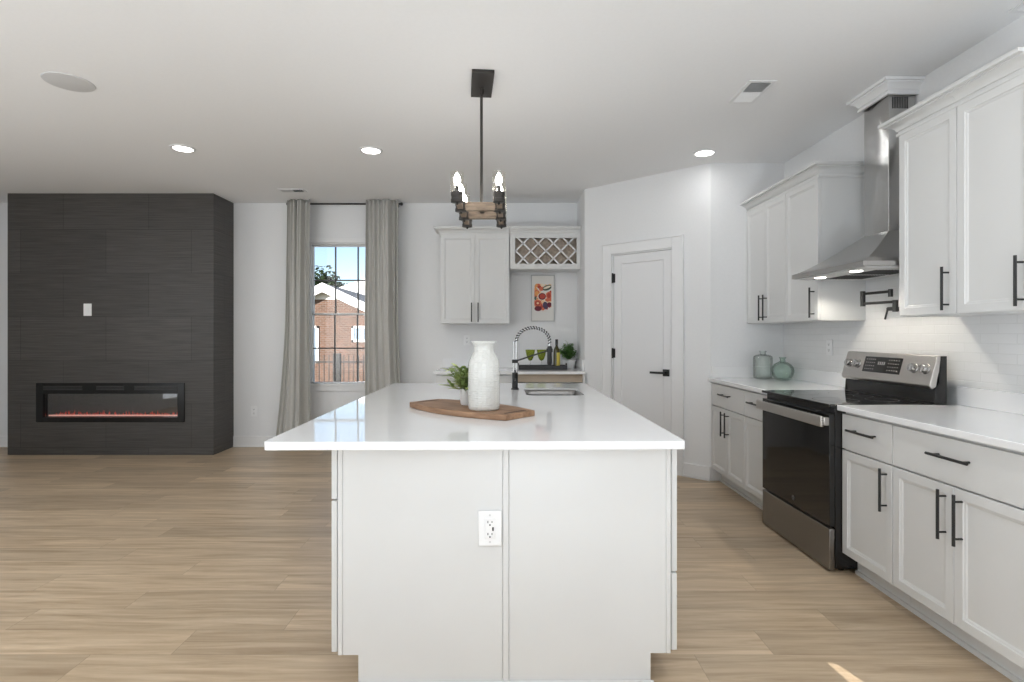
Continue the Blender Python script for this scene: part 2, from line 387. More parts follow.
# wall behind the viewer: slit added, shaped to throw the floor's sun streak
sliver = []
for x, y in ((1.265, 2.139), (1.302, 2.120), (1.345, 1.98), (1.282, 1.98)):
    t_ = (y-YR)/SUN_DIR.y; sliver.append((x-SUN_DIR.x*t_, -SUN_DIR.z*t_))
mb = MB(); es = []
for loop in ([(XL, 0), (XR, 0), (XR, H), (XL, H)], sliver):
    vs_ = [mb.bm.verts.new((x, YR, z)) for x, z in loop]; es += [mb.bm.edges.new((vs_[i], vs_[(i+1)%4])) for i in range(4)]
bmesh.ops.triangle_fill(mb.bm, use_beauty=True, use_dissolve=False, edges=es)
r_ = bmesh.ops.extrude_face_region(mb.bm, geom=mb.bm.faces[:]); bmesh.ops.translate(mb.bm, vec=(0, -.004, 0), verts=[v for v in r_['geom'] if isinstance(v, bmesh.types.BMVert)])
struct(mb.build('wall_rear', 'wall'), 'white wall behind the viewer', 'wall')

def baseboard(name, x0, x1, loc, rot, label):
    mb = MB(); mb.box(x0, x1, -.018, 0, 0, .125); mb.box(x0, x1, -.024, -.010, 0, .02)
    return struct(mb.build(name, 'trim', loc=loc, rotz=rot, bevel=.003), label, 'baseboard')
baseboard('baseboard_back', -3.15, -.76, (0, YB, 0), 0, 'white baseboard below the window on the back wall')
baseboard('baseboard_left', XL+.02, -5.37, (0, YB, 0), 0, 'white baseboard left of the dark fireplace')
baseboard('baseboard_pantry', 1.06, plen-.002, (PB.x, PB.y, 0), pang, 'white baseboard right of the pantry door')

# pantry door
d1 = thing('door_1', 'white one-panel pantry door with black lever in angled wall', 'door', (PB.x, PB.y, 0), pang); d1['kind'] = 'structure'
mb = MB()
for (a, b) in ((T0-.10, T0), (T1, T1+.10)):
    mb.box(a, b, -.020, -.0005, 0, DZ+.095)
mb.box(T0, T1, -.020, -.0005, DZ, DZ+.095)
mb.box(T0-.112, T0-.098, -.027, -.0005, 0, DZ+.107); mb.box(T1+.098, T1+.112, -.027, -.0005, 0, DZ+.107); mb.box(T0-.112, T1+.112, -.027, -.0005, DZ+.095, DZ+.107)
mb.box(T0, T0+.012, 0, .11, 0, DZ); mb.box(T1-.012, T1, 0, .11, 0, DZ); mb.box(T0, T1, 0, .11, DZ-.012, DZ)
mb.build('casing', 'trim', d1, bevel=.003)
mb = MB(); fs = mb.box(T0+.015, T1-.015, .012, .048, .012, DZ-.015)
f = fs[2]; inset(mb, f, .115, 0); inset(mb, f, .012, -.010)
slab = mb.build('door_slab', 'door', d1)
for z in (1.865, 1.11, .30):
    mb = MB(); mb.cyl((T0+.008, -.004, z-.05), (T0+.008, -.004, z+.05), .009, 10); mb.box(T0+.004, T0+.03, .006, .0125, z-.045, z+.045)
    mb.build('hinge', 'black', d1)
mb = MB(); mb.box(T1-.098, T1-.035, -.002, .012, .905, .970); mb.cyl((T1-.066, -.002, .937), (T1-.066, -.045, .937), .011); mb.box(T1-.205, T1-.054, -.055, -.040, .928, .948)
mb.build('door_handle', 'black', d1, bevel=.002)

# window
w1 = thing('window_1', 'white double-hung window with backlit grid between grey curtains', 'window', (0, 0, 0)); w1['kind'] = 'structure'
mb = MB()
mb.box(WX0, WX0+.020, YB+.01, YB+.12, WZ0, WZ1); mb.box(WX1-.020, WX1, YB+.01, YB+.12, WZ0, WZ1); mb.box(WX0, WX1, YB+.01, YB+.12, WZ1-.018, WZ1); mb.box(WX0, WX1, YB-.03, YB+.12, WZ0, WZ0+.025)
mb.box(WX0-.055, WX0, YB-.016, YB-.0005, WZ0-.06, WZ1+.055); mb.box(WX1, WX1+.055, YB-.016, YB-.0005, WZ0-.06, WZ1+.055); mb.box(WX0, WX1, YB-.016, YB-.0005, WZ1, WZ1+.055); mb.box(WX0, WX1, YB-.016, YB-.0005, WZ0-.06, WZ0)
mb.build('window_frame', 'trim', w1, bevel=.002)
zm = 1.535
for (z0, z1, y) in ((WZ0+.025, zm+.012, YB+.03), (zm-.012, WZ1-.018, YB+.06)):
    mb = MB(); a, b = WX0+.020, WX1-.020
    mb.box(a, a+.012, y, y+.03, z0, z1); mb.box(b-.012, b, y, y+.03, z0, z1); mb.box(a, b, y, y+.03, z0, z0+.016); mb.box(a, b, y, y+.03, z1-.016, z1)
    sash = mb.build('sash', 'trim', w1)
    mb = MB(); mb.box(a+.01, b-.01, y+.013, y+.016, z0+.012, z1-.012); mb.build('pane', 'glass', sash)
    mb = MB()
    for k in (1, 2):
        x = a + (b-a)*k/3; mb.box(x-.008, x+.008, y+.008, y+.022, z0+.02, z1-.02)
    zc = (z0+z1)/2; mb.box(a+.015, b-.015, y+.008, y+.022, zc-.008, zc+.008)
    mb.build('grille', mat('grille_backlit', (.12,.12,.12), .5), sash)  # backlit darkness is put into the grille's own colour

# ------------------------------------------------------------------ fireplace
FX0, FX1, FY = -5.37, -3.152, 5.818
fp = thing('fireplace', 'floor-to-ceiling dark ribbed tile fireplace with a long electric insert', 'fireplace', (FX0, FY, 0))
w = FX1-FX0; IX0, IX1, IZ0, IZ1 = .315, 1.91, .355, .776
mb = MB(); D = YB-FY-.001
mb.box(0, IX0, 0, D, 0, H-.001); mb.box(IX1, w, 0, D, 0, H-.001); mb.box(IX0, IX1, 0, D, 0, IZ0); mb.box(IX0, IX1, 0, D, IZ1, H-.001); mb.box(IX0, IX1, .2, D, IZ0, IZ1)
mb.build('tile_cladding', 'fire', fp)
mb = MB()
mb.box(IX0, IX0+.075, -.012, .05, IZ0, IZ1); mb.box(IX1-.075, IX1, -.012, .05, IZ0, IZ1); mb.box(IX0+.075, IX1-.075, -.012, .05, IZ0, IZ0+.055); mb.box(IX0+.075, IX1-.075, -.012, .05, IZ1-.115, IZ1)
ins = mb.build('insert_frame', 'black_frame', fp, bevel=.002)
mb = MB(); mb.box(IX0+.07, IX1-.07, .185, .199, IZ0+.05, IZ1-.1); mb.box(IX0+.07, IX1-.07, .05, .19, IZ0+.02, IZ0+.055); mb.build('firebox', 'fire_in', ins)
mb = MB()
for k in range(60):
    x = IX0+.09 + (IX1-IX0-.18)*random.random(); y = .07+.08*random.random(); r = .008+.010*random.random()
    mb.lathe([(0.001, -r*.5), (r, 0), (r*.6, r*.6), (0.001, r*.9)], 6, Matrix.Translation((x, y, IZ0+.058)), cap=False, smooth=False)
mb.build('ember_bed', 'ember', ins)['kind'] = 'stuff'
mb = MB(); mb.box(IX0+.08, IX1-.08, .055, .066, IZ0+.060, IZ0+.069); mb.build('light_strip', 'emberline', ins)
mb = MB()
for k in range(70):
    x = IX0+.10 + (IX1-IX0-.20)*(k+random.random()*.8)/70; h_ = .015+.045*random.random()*random.random()
    y = .10+.05*random.random()
    mb.lathe([(.004, 0), (.005, h_*.4), (.0005, h_)], 5, Matrix.Translation((x, y, IZ0+.062)), cap=True)
mb.build('flames', 'flame', ins)['kind'] = 'stuff'
mb = MB(); mb.box(IX0+.076, IX1-.076, .02, .024, IZ0+.055, IZ1-.115); mb.build('glass_front', 'fireglass', ins)
mb = MB()
for x0, x1 in ((IX0+.08, IX0+.50), (IX0+.65, IX0+.95), (IX0+1.06, IX1-.08)):
    for j in range(3): mb.box(x0, x1, -.014, -.011, IZ1-.075+j*.018, IZ1-.067+j*.018)
mb.build('air_vent', 'slot', ins)

def wall_plate(name, label, cat, loc, rot, kind, w=.075, h=.122, group=None):
    t = thing(name, label, cat, loc, rot, group)
    fs = MB(); fs.box(-w/2, w/2, -.007, -.0005, -h/2, h/2); fs.build('cover_plate', 'plastic', t, bevel=.003)
    if kind == 'switch':
        mb = MB(); mb.box(-.016, .016, -.011, -.006, -.033, .033); mb.build('rocker', 'plastic', t, bevel=.003)
    elif kind == 'gfci':
        mb = MB(); mb.box(-.019, .019, -.0095, -.006, -.037, .037); rc = mb.build('receptacle', 'plastic', t, bevel=.002)
        for s in (-1, 1):
            mb = MB(); z = s*.022; mb.box(-.009, -.006, -.0102, -.009, z-.004+.003, z+.004+.003); mb.box(.006, .009, -.0102, -.009, z-.003+.003, z+.003+.003)
            mb.cyl((0, -.009, z-.008), (0, -.0102, z-.008), .0032, 10)
            mb.build('slots', 'slot', rc)
        mb = MB(); mb.box(.008, .014, -.0112, -.009, -.007, .006); mb.build('test_button', 'slot', rc)
        for s in (-.049, .049): mb = MB(); mb.cyl((0, -.006, s), (0, -.0082, s), .0035, 10); mb.build('screw', 'greydisc', t)
    else:
        for s in (-1, 1):
            mb = MB(); mb.box(-.016, .016, -.0095, -.006, s*.022-.014, s*.022+.014); rc = mb.build('receptacle', 'plastic', t, bevel=.002)
            mb = MB(); z = s*.022; mb.box(-.008, -.0055, -.0102, -.009, z-.003, z+.006); mb.box(.0055, .008, -.0102, -.009, z-.003, z+.006); mb.cyl((0, -.009, z-.008), (0, -.0102, z-.008), .0028, 8)
            mb.build('slots', 'slot', rc)
    return t
wall_plate('light_switch', 'white switch plate on the dark fireplace tile', 'switch', (-4.505, FY, 1.565), 0, 'switch', .086, .132)
wall_plate('wall_outlet', 'white outlet low on the wall between fireplace and curtain', 'outlet', (-2.914, YB, .411), 0, 'outlet')
wall_plate('wall_outlet', 'white outlet above the bar counter behind the white vase', 'outlet', (-.452, YB, 1.235), 0, 'outlet')
wall_plate('wall_outlet', 'white outlet on the tiled wall just left of the range', 'outlet', (XR-.008, 4.104, 1.20), -PI/2, 'outlet')

# ------------------------------------------------------------------ curtains and rod
rod = thing('curtain_rod', 'thin black curtain rod across the top of the window', 'curtain rod', (0, 6.15, 2.785))
mb = MB(); mb.cyl((-2.47, 0, 0), (-1.205, 0, 0), .010, 12); mb.build('rod', 'black', rod)
for s, x in ((-1, -2.47), (1, -1.205)):
    mb = MB(); mb.lathe([(.003, 0), (.016, .004), (.019, .014), (.016, .026), (.004, .032)], 14, Matrix.Translation((x, 0, 0)) @ Matrix.Rotation(s*PI/2, 4, 'Y')); mb.build('finial', 'black', rod)
    mb = MB(); xx = x - s*.05; mb.cyl((xx, 0, 0), (xx, .099, 0), .006, 8); mb.cyl((xx, .09, 0), (xx, .099, 0), .022, 12); mb.build('bracket', 'black', rod)
def curtain(label, xl, xr, folds, flare_l, flare_r, seed):
    rnd = random.Random(seed); ph = [rnd.random()*6 for _ in range(6)]
    mb = MB(); nu, nv = 110, 50; zt, zb = 2.815, .02; rows = []
    for j in range(nv+1):
        v = j/nv; z = zt + (zb-zt)*v
        fl = max(0, (v-.45)/.55)**1.5
        a = xl - flare_l*fl; b = xr + flare_r*fl; row = []
        g = min(1, v*2.2); dep = .075 + .055*g
        for i in range(nu+1):
            u = i/nu; uu = u + (.045*math.sin(3.1*v+ph[0]) + .03*math.sin(9*u+ph[5])*g) * math.sin(PI*u)
            y = math.sin(uu*folds*2*PI + ph[1]) * (1-.25*g) + .55*math.sin(uu*folds*5.3*PI + ph[3]) * (1-.75*g)
            y += .45*math.sin(uu*folds*1.1*PI+ph[4]-1.2*v)
            y = max(-1.4, min(1.5, y)); y = y*.72 - .75*abs(math.sin(uu*folds*PI + ph[2]))**.5 + 1.85
            row.append(mb.bm.verts.new((a+(b-a)*u, -.014-dep*y*.62, z)))
        rows.append(row)
    for j in range(nv):
        for i in range(nu):
            f = mb.bm.faces.new((rows[j][i], rows[j][i+1], rows[j+1][i+1], rows[j+1][i])); f.smooth = True
    o = mb.build('curtain', 'linen', loc=(0, 6.145, 0), angle=180)
    s = o.modifiers.new('cloth', 'SOLIDIFY'); s.thickness = .003; s.offset = 0
    return tag(o, label, 'curtain', 'linen curtains at the window')
curtain('grey linen curtain left of the window, flaring at the hem', -2.470, -2.195, 2.6, .115, .02, 3)
curtain('grey linen curtain right of the window, behind island corner', -1.575, -1.205, 2.6, -.01, .07, 11)

# ------------------------------------------------------------------ cabinets
def door_panel(x0, x1, z0, z1, y0=0, th=.02, frame=.058, shaker=True):
    mb = MB(); fs = mb.box(x0, x1, y0, y0+th, z0, z1)
    if shaker:
        f = fs[2]
        inset(mb, f, frame, 0); inset(mb, f, .003, -.0045); inset(mb, f, .009, -.0015); inset(mb, f, .006, -.0045)
    return mb
def pull(parent, c, vertical, ln=.205, y0=0):
    mb = MB(); x, z = c; h2 = ln/2; p = h2-.028
    if vertical:
        mb.cyl((x, y0-.034, z-h2), (x, y0-.034, z+h2), .0062, 10)
        for s in (-1, 1): mb.cyl((x, y0-.034, z+s*p), (x, y0+.001, z+s*p), .0045, 8)
    else:
        mb.cyl((x-h2, y0-.034, z), (x+h2, y0-.034, z), .0062, 10)
        for s in (-1, 1): mb.cyl((x+s*p, y0-.034, z), (x+s*p, y0+.001, z), .0045, 8)
    return mb.build('handle', 'black', parent)
G = .0018
def base_cabinet(label, w, loc, rot, doors, drawer=True, depth=.625, group='grey-white base cabinets', pulls=True, hinge=None):
    t = thing('base_cabinet', label, 'cabinet', loc, rot, group)
    mb = MB(); mb.box(0, w, .0205, depth, .11, .884); mb.build('carcass', 'cab', t)
    mb = MB(); mb.box(.0, w, .085, .10, .0, .11); mb.box(0, w, .072, .085, 0, .02); mb.build('toe_kick', 'cab', t)
    dz1 = .674 if drawer else .868
    if drawer:
        d = door_panel(G, w-G, .682, .868, shaker=False).build('drawer', 'cab', t, bevel=.0015)
        if pulls: pull(d, (w/2, .792), False, min(.205, w*.62))
    dw = w/doors
    for k in range(doors):
        d = door_panel(k*dw+G, (k+1)*dw-G, .116, dz1).build('door', 'cab', t, bevel=.0015)
        if pulls:
            if doors == 2: x = dw - .04 if k == 0 else dw + .04
            else: x = w - .037 if hinge != 'right' else .037
            pull(d, (x, dz1-.122), True)
    return t
def crown_profile(h=.085, o=.075):
    # (outward, up) outline from the bottom inside, closed by the caller
    return [(0, 0), (.016, 0), (.016, .014), (.009, .018), (.009, .025), (.016, .027), (.020, .040), (.032, .052), (o*.72, .060), (o*.72, h-.017), (o, h-.017), (o, h), (0, h)]
def crown(mb, path, h=.085, o=.075, closed=False):
    """sweep the crown profile along an open xy path; outward = right-hand side of travel"""
    prof = crown_profile(h, o); n = len(path); rings = []
    for i, (x, y, z) in enumerate(path):
        def nrm(a, b):
            d = Vector((b[0]-a[0], b[1]-a[1])).normalized(); return Vector((d.y, -d.x))
        if i == 0: m_ = nrm(path[0], path[1]); k = 1
        elif i == n-1: m_ = nrm(path[-2], path[-1]); k = 1
        else:
            a = nrm(path[i-1], path[i]); b = nrm(path[i], path[i+1]); m_ = (a+b).normalized(); k = 1/max(.3, m_.dot(a))
        rings.append([mb.bm.verts.new((x+m_.x*p*k, y+m_.y*p*k, z+q)) for p, q in prof])
    np_ = len(prof)
    for i in range(n-1):
        for j in range(np_):
            mb.bm.faces.new((rings[i][j], rings[i][(j+1)%np_], rings[i+1][(j+1)%np_], rings[i+1][j]))
    mb.bm.faces.new(rings[0][::-1]); mb.bm.faces.new(rings[-1])
def wall_cabinet(label, w, loc, rot, doors, z0=1.392, z1=2.375, depth=.334, ends='', group='grey-white wall cabinets', hinge=None):
    t = thing('wall_cabinet', label, 'cabinet', loc, rot, group)
    mb = MB(); mb.box(0, w, .0205, depth, z0, z1+.02); 
    mb.build('carcass', 'cab', t, bevel=.001)
    dw = w/doors
    for k in range(doors):
        d = door_panel(k*dw+G, (k+1)*dw-G, z0+.004, z1).build('door', 'cab', t, bevel=.0015)
        if doors == 2: x = dw - .036 if k == 0 else dw + .036
        else: x = w - .045
        pull(d, (x, z0+.125), True, .21)
    path = [(0, .012, z1-.002)] + [(w, .012, z1-.002)]
    if 'L' in ends: path = [(0, depth, z1-.002)] + path
    if 'R' in ends: path = path + [(w, depth, z1-.002)]
    mb = MB(); crown(mb, path); mb.build('crown_molding', 'cab', t)
    return t
R90 = -PI/2
FXB, FXU = 1.82, 2.135
# base run along the right wall (far to near)
base_cabinet('two-door base cabinet with one wide drawer in the pantry corner', .66, (FXB, 4.786, 0), R90, 2)
base_cabinet('narrow base cabinet touching the far side of the range', .422, (FXB, 4.124, 0), R90, 1)
base_cabinet('single-door base cabinet touching the near side of the range', .380, (FXB, 2.925, 0), R90, 1)
base_cabinet('wide two-door base cabinet nearest the viewer under right countertop', .695, (FXB, 2.543, 0), R90, 2)
wall_cabinet('two-door wall cabinet in the corner above the glass bottles', .662, (FXU, 4.787, 0), R90, 2)
wall_cabinet('single-door wall cabinet beside the far edge of range hood', .428, (FXU, 4.124, 0), R90, 1, ends='R')
wall_cabinet('single-door wall cabinet beside the near edge of range hood', .375, (FXU, 2.935, 0), R90, 1, ends='L')
wall_cabinet('wall cabinet cut by the right picture edge above bare countertop', .375, (FXU, 2.559, 0), R90, 1)
# bar nook on the back wall
base_cabinet('two-door base cabinet under left half of the bar counter', .78, (-.73, 5.615, 0), 0, 2, group='bar nook cabinets')
wall_cabinet('two-door wall cabinet above the bar counter, left of wine rack', .757, (-.720, 5.935, 0), 0, 2, z0=1.417, z1=2.395, depth=.314, ends='L', group='bar nook cabinets')
# open bay for a drinks cooler right of it
t = thing('open_cabinet_bay', 'open unfinished wood-lined bay under right half of bar counter', 'cabinet', (.052, 5.615, 0), 0)
for x in (0, .75): bx(x, x+.02, 0, .625, 0, .884).build('side_panel', 'cab', t, bevel=.001)
for y in (.04, .60): bx(.02, .75, y, y+.02, .80, .884).build('stretcher', 'birch', t)
# wine rack
t = thing('wine_rack', 'lattice-front wine rack cabinet hung above the fruit picture', 'wine rack', (.045, 5.935, 0), 0)
RW, RZ0, RZ1 = .776, 2.019, 2.395; a, b, c, d = .056, RW-.044, RZ0+.058, RZ1-.034
mb = MB(); mb.box(0, .02, .0205, .314, RZ0, RZ1+.02); mb.box(RW-.02, RW, .0205, .314, RZ0, RZ1+.02); mb.box(.02, RW-.02, .0205, .314, RZ0, RZ0+.02); mb.box(.02, RW-.02, .0205, .314, RZ1-.02, RZ1+.02); mb.build('carcass', 'cab', t)
mb = MB(); mb.box(.021, RW-.021, .13, .295, RZ0+.021, RZ1-.021); mb.build('back_panel', 'rackwood', t)
mb = MB(); mb.box(0, a, 0, .02, RZ0, RZ1); mb.box(b, RW, 0, .02, RZ0, RZ1); mb.box(a, b, 0, .02, RZ0, c); mb.box(a, b, 0, .02, d, RZ1); mb.build('face_frame', 'cab', t, bevel=.0015)
def clip_seg(x0, z0, dx, dz):
    ts = [-9, 9]
    for p, q0, q1, dd in ((x0, a-.004, b+.004, dx), (z0, c-.004, d+.004, dz)):
        t0, t1 = (q0-p)/dd, (q1-p)/dd
        if t0 > t1: t0, t1 = t1, t0
        ts[0] = max(ts[0], t0); ts[1] = min(ts[1], t1)
    return ts if ts[1]-ts[0] > .02 else None
fr, dv = MB(), MB(); P_ = .166; cx_, cz_ = a+.088, (c+d)/2+.083
for sgn in (1, -1):
    for k in range(-6, 9):
        x0 = cx_ + k*P_; r = clip_seg(x0, cz_, 1, sgn)
        if not r: continue
        p0 = Vector((x0+r[0], 0, cz_+sgn*r[0])); p1 = Vector((x0+r[1], 0, cz_+sgn*r[1])); mid = (p0+p1)/2; ln = (p1-p0).length
        M4 = Matrix.Translation(mid) @ Matrix.Rotation(-sgn*PI/4, 4, 'Y')
        fr.box(-ln/2, ln/2, .004, .018, -.008, .008, None, M4)
        dv.box(-ln/2+.004, ln/2-.004, .022, .128, -.003, .003, None, M4)
fr.build('lattice', 'trim', t); dv.build('bottle_dividers', 'rackwood', t)
mb = MB(); crown(mb, [(0, .012, RZ1-.002), (RW, .012, RZ1-.002)]); mb.build('crown_molding', 'cab', t)

# countertops
def slab(name, label, polys, parent_loc, rot=0, z0=.885, z1=.915, group=None):
    t = thing(name, label, 'countertop', parent_loc, rot, group)
    return t
t = thing('countertop', 'white quartz countertop in the corner holding two glass bottles', 'countertop', (0,0,0), 0, 'white quartz countertops')
mb = MB(); mb.box(FXB-.028, XR-.009, 3.701, 4.787, .885, .915); mb.build('slab', 'quartz', t, bevel=.003)
mb = MB(); mb.box(XR-.028, XR-.009, 3.698, 4.766, .9155, 1.016); mb.box(FXB+.0, XR-.009, 4.767, 4.787, .9155, 1.016); mb.build('backsplash_strip', 'quartz', t, bevel=.002)
t = thing('countertop', 'bare white quartz countertop on the near side of range', 'countertop', (0,0,0), 0, 'white quartz countertops')
mb = MB(); mb.box(FXB-.028, XR-.009, 1.835, 2.925, .885, .915); mb.build('slab', 'quartz', t, bevel=.003)
mb = MB(); mb.box(XR-.028, XR-.009, 1.835, 2.925, .9155, 1.016); mb.build('backsplash_strip', 'quartz', t, bevel=.002)
t = thing('countertop', 'white quartz bar counter below the wine rack, holding tray', 'countertop', (0,0,0), 0, 'white quartz countertops')
mb = MB(); mb.box(-.752, .822, 5.587, YB-.002, .885, .915); mb.build('slab', 'quartz', t, bevel=.003)
mb = MB(); mb.box(-.735, .802, YB-.022, YB-.002, .9155, 1.027); mb.box(.803, .823, 5.66, YB-.002, .9155, 1.027); mb.build('backsplash_strip', 'quartz', t, bevel=.002)
# tile backsplash
mb = MB(); mb.box(XR-.0085, XR-.0005, 1.7, 4.789, .90, 1.70)
struct(mb.build('trim_1', 'tile'), 'white stacked tile backsplash on the right wall', 'backsplash')

# ------------------------------------------------------------------ island
IO, IR = (-.111, 1.917, 0), math.radians(.6)
isl = thing('kitchen_island', 'large grey-white kitchen island cabinet in the centre', 'kitchen island', IO, IR)
IL, IRt, I0, I1 = -.507, .722, .075, 2.30
mb = MB(); mb.box(IL+.001, IL+.02, I0+.012, I1, .115, .884); mb.box(IRt-.02, IRt-.001, I0+.012, I1, .115, .884)
mb.box(IL+.02, IRt-.02, I0+.012, I0+.03, .115, .884); mb.box(IL+.02, IRt-.02, I1-.02, I1, .115, .884); mb.box(IL+.02, IRt-.02, I0+.03, I1-.02, .115, .135); mb.box(IL+.075, IRt-.075, I0+.012, I1, .0, .115); mb.build('carcass', 'cab', isl)
mb = MB()
xm0, xm1 = .111-.128, .111-.105
xm0, xm1 = .100, .122
def end_panel(x0, x1, tl, tr):
    m_ = MB()
    pts = []
    if tl: pts += [(x0, I0, .884), (x0, I0, .115), (x0+tl, I0, .115), (x0+tl, I0, 0.001)]
    else: pts += [(x0, I0, .884), (x0, I0, 0.001)]
    if tr: pts += [(x1-tr, I0, 0.001), (x1-tr, I0, .115), (x1, I0, .115), (x1, I0, .884)]
    else: pts += [(x1, I0, 0.001), (x1, I0, .884)]
    m_.prism(pts, (0, .0115, 0)); return m_
end_panel(IL+.018, xm0-.001, .057, 0).build('end_panel', 'cab', isl, bevel=.001)
end_panel(xm1+.001, IRt-.018, 0, .057).build('end_panel', 'cab', isl, bevel=.001)
for x0, x1 in ((IL, IL+.0175), (IRt-.0175, IRt)):
    mb = MB(); mb.box(x0, x1, I0-.002, I0+.0115, .115, .884); mb.build('corner_stile', 'cab', isl, bevel=.002)
mb = MB(); mb.box(xm0, xm1, I0-.003, I0+.0115, .001, .884); mb.build('batten', 'cab', isl, bevel=.002)
mb = MB(); mb.box(IL+.065, IRt-.065, I0-.012, I0-.0035, .001, .02); mb.build('shoe_molding', 'cab', isl, bevel=.003)
def side_fronts(xside, rot, n, kind, pulls=True):
    # fronts on the long sides; each is built in its own frame along the side
    ys = I1-I0-.014; uw = ys/n
    for k in range(n):
        y0 = I0+.013+k*uw
        M4 = Matrix.Translation((xside, y0 if rot > 0 else y0+uw, 0)) @ Matrix.Rotation(rot, 4, 'Z')
        if kind(k) == 'door': parts = [('drawer', .685, .868, False), ('door', .118, .677, True)]
        else: parts = [('drawer', .412, .868, True), ('drawer', .118, .404, True)]
        for nm, z0, z1, sh in parts:
            m_ = door_panel(G, uw-G, z0, z1, y0=-.028, th=.021, shaker=sh); m_.bm.transform(M4)
            d = m_.build(nm, 'cab', isl, bevel=.0015)
            if not pulls: continue
            h_ = MB()
            if nm == 'drawer':
                zz = (z0+z1)/2; h_.cyl((uw/2-.1, -.062, zz), (uw/2+.1, -.062, zz), .0062, 10)
                for s in (-1, 1): h_.cyl((uw/2+s*.07, -.062, zz), (uw/2+s*.07, -.027, zz), .0045, 8)
            else:
                h_.cyl((uw-.04, -.062, z1-.22), (uw-.04, -.062, z1-.02), .0062, 10)
                for s in (-.19, -.05): h_.cyl((uw-.04, -.062, z1+s), (uw-.04, -.027, z1+s), .0045, 8)
            h_.bm.transform(M4); h_.build('handle', 'black', d)
side_fronts(IL, -PI/2, 5, lambda k: 'door', False)
side_fronts(IRt, PI/2, 5, lambda k: 'drawers' if k in (0, 1) else 'door')

# island countertop with the sink cut-out
def rrect(x0, x1, y0, y1, r, n=6):
    pts = []
    for cx, cy, a0 in ((x1-r, y1-r, 0), (x0+r, y1-r, PI/2), (x0+r, y0+r, PI), (x1-r, y0+r, 3*PI/2)):
        for k in range(n+1):
            a_ = a0 + PI/2*k/n; pts.append((cx+r*math.cos(a_), cy+r*math.sin(a_)))
    return pts
SX0, SX1, SY0, SY1 = .254, .624, 1.453, 1.898        # sink opening in the island's frame
CT = (-.748, .752, 0, 2.335)
def ring_slab(outer, inner, z0, z1):
    mb = MB(); bm = mb.bm; es = []
    for loop in (outer, inner):
        vs = [bm.verts.new((x, y, z1)) for x, y in loop]
        es += [bm.edges.new((vs[i], vs[(i+1)%len(vs)])) for i in range(len(vs))]
    bmesh.ops.triangle_fill(bm, use_beauty=True, use_dissolve=False, edges=es)
    r = bmesh.ops.extrude_face_region(bm, geom=bm.faces[:])
    bmesh.ops.translate(bm, vec=(0, 0, z0-z1), verts=[v for v in r['geom'] if isinstance(v, bmesh.types.BMVert)])
    return mb
mb = ring_slab(rrect(CT[0], CT[1], CT[2], CT[3], .012, 4), rrect(SX0, SX1, SY0, SY1, .06), .8852, .915)
tag(mb.build('island_countertop', 'quartz', loc=IO, rotz=IR, bevel=.003, seg=3), 'large white quartz slab on the central island', 'countertop', None)
# sink bowl
sk = thing('sink', 'undermount steel sink set into far right of island', 'sink', IO, IR)
mb = MB(); bm = mb.bm; loops = []
for ins_, z in ((.0035, .907), (.0045, .872), (.012, .72), (.035, .695), (.08, .690)):
    loops.append([bm.verts.new((x, y, z)) for x, y in rrect(SX0+ins_, SX1-ins_, SY0+ins_, SY1-ins_, max(.02, .06-ins_*.4))])
n_ = len(loops[0])
for i in range(len(loops)-1):
    for k in range(n_): f = bm.faces.new((loops[i][k], loops[i][(k+1)%n_], loops[i+1][(k+1)%n_], loops[i+1][k])); f.smooth = True
bm.faces.new(loops[-1])
o = mb.build('bowl', 'sink', sk); s_ = o.modifiers.new('sheet', 'SOLIDIFY'); s_.thickness = .002; s_.offset = -1
mb = MB(); mb.lathe([(.002, .694), (.03, .694), (.042, .692), (.045, .6905)], 20, Matrix.Translation(((SX0+SX1)/2, (SY0+SY1)/2, 0)), cap=False); mb.build('drain', 'chrome', sk)

# ------------------------------------------------------------------ faucet
fc = thing('faucet', 'tall black and chrome spring faucet at the island sink', 'faucet', (.063, 3.76, .915))
mb = MB(); mb.lathe([(.028, 0), (.028, .006), (.021, .010), (.020, .115), (.017, .118)], 20); fb = mb.build('base', 'black', fc)
mb = MB(); mb.cyl((0, -.018, .075), (0, -.045, .075), .009, 10); mb.cyl((0, -.04, .075), (0, -.055, .14), .005, 8); mb.build('lever', 'black', fb)
mb = MB(); mb.cyl((-.0095, 0, .115), (-.0095, 0, .335), .0065, 12); mb.cyl((.0105, 0, .115), (.0105, 0, .335), .0085, 12); mb.build('column', 'chrome', fc)
mb = MB(); mb.box(-.021, .021, -.014, .014, .183, .207); mb.build('collar', 'black', fc, bevel=.003)
arc = []
RA = .115
for k in range(33):
    a_ = PI - k/32*PI*1.02; arc.append(Vector((.0105+RA+RA*math.cos(a_), 0, .335+.002+RA*.80*math.sin(a_))))
arc = [Vector((.0105, 0, .33))] + arc + [Vector((.0105+2*RA, 0, .288))]
mb = MB(); mb.tube(arc, .0055, 10); mb.build('hose', 'chrome', fc)
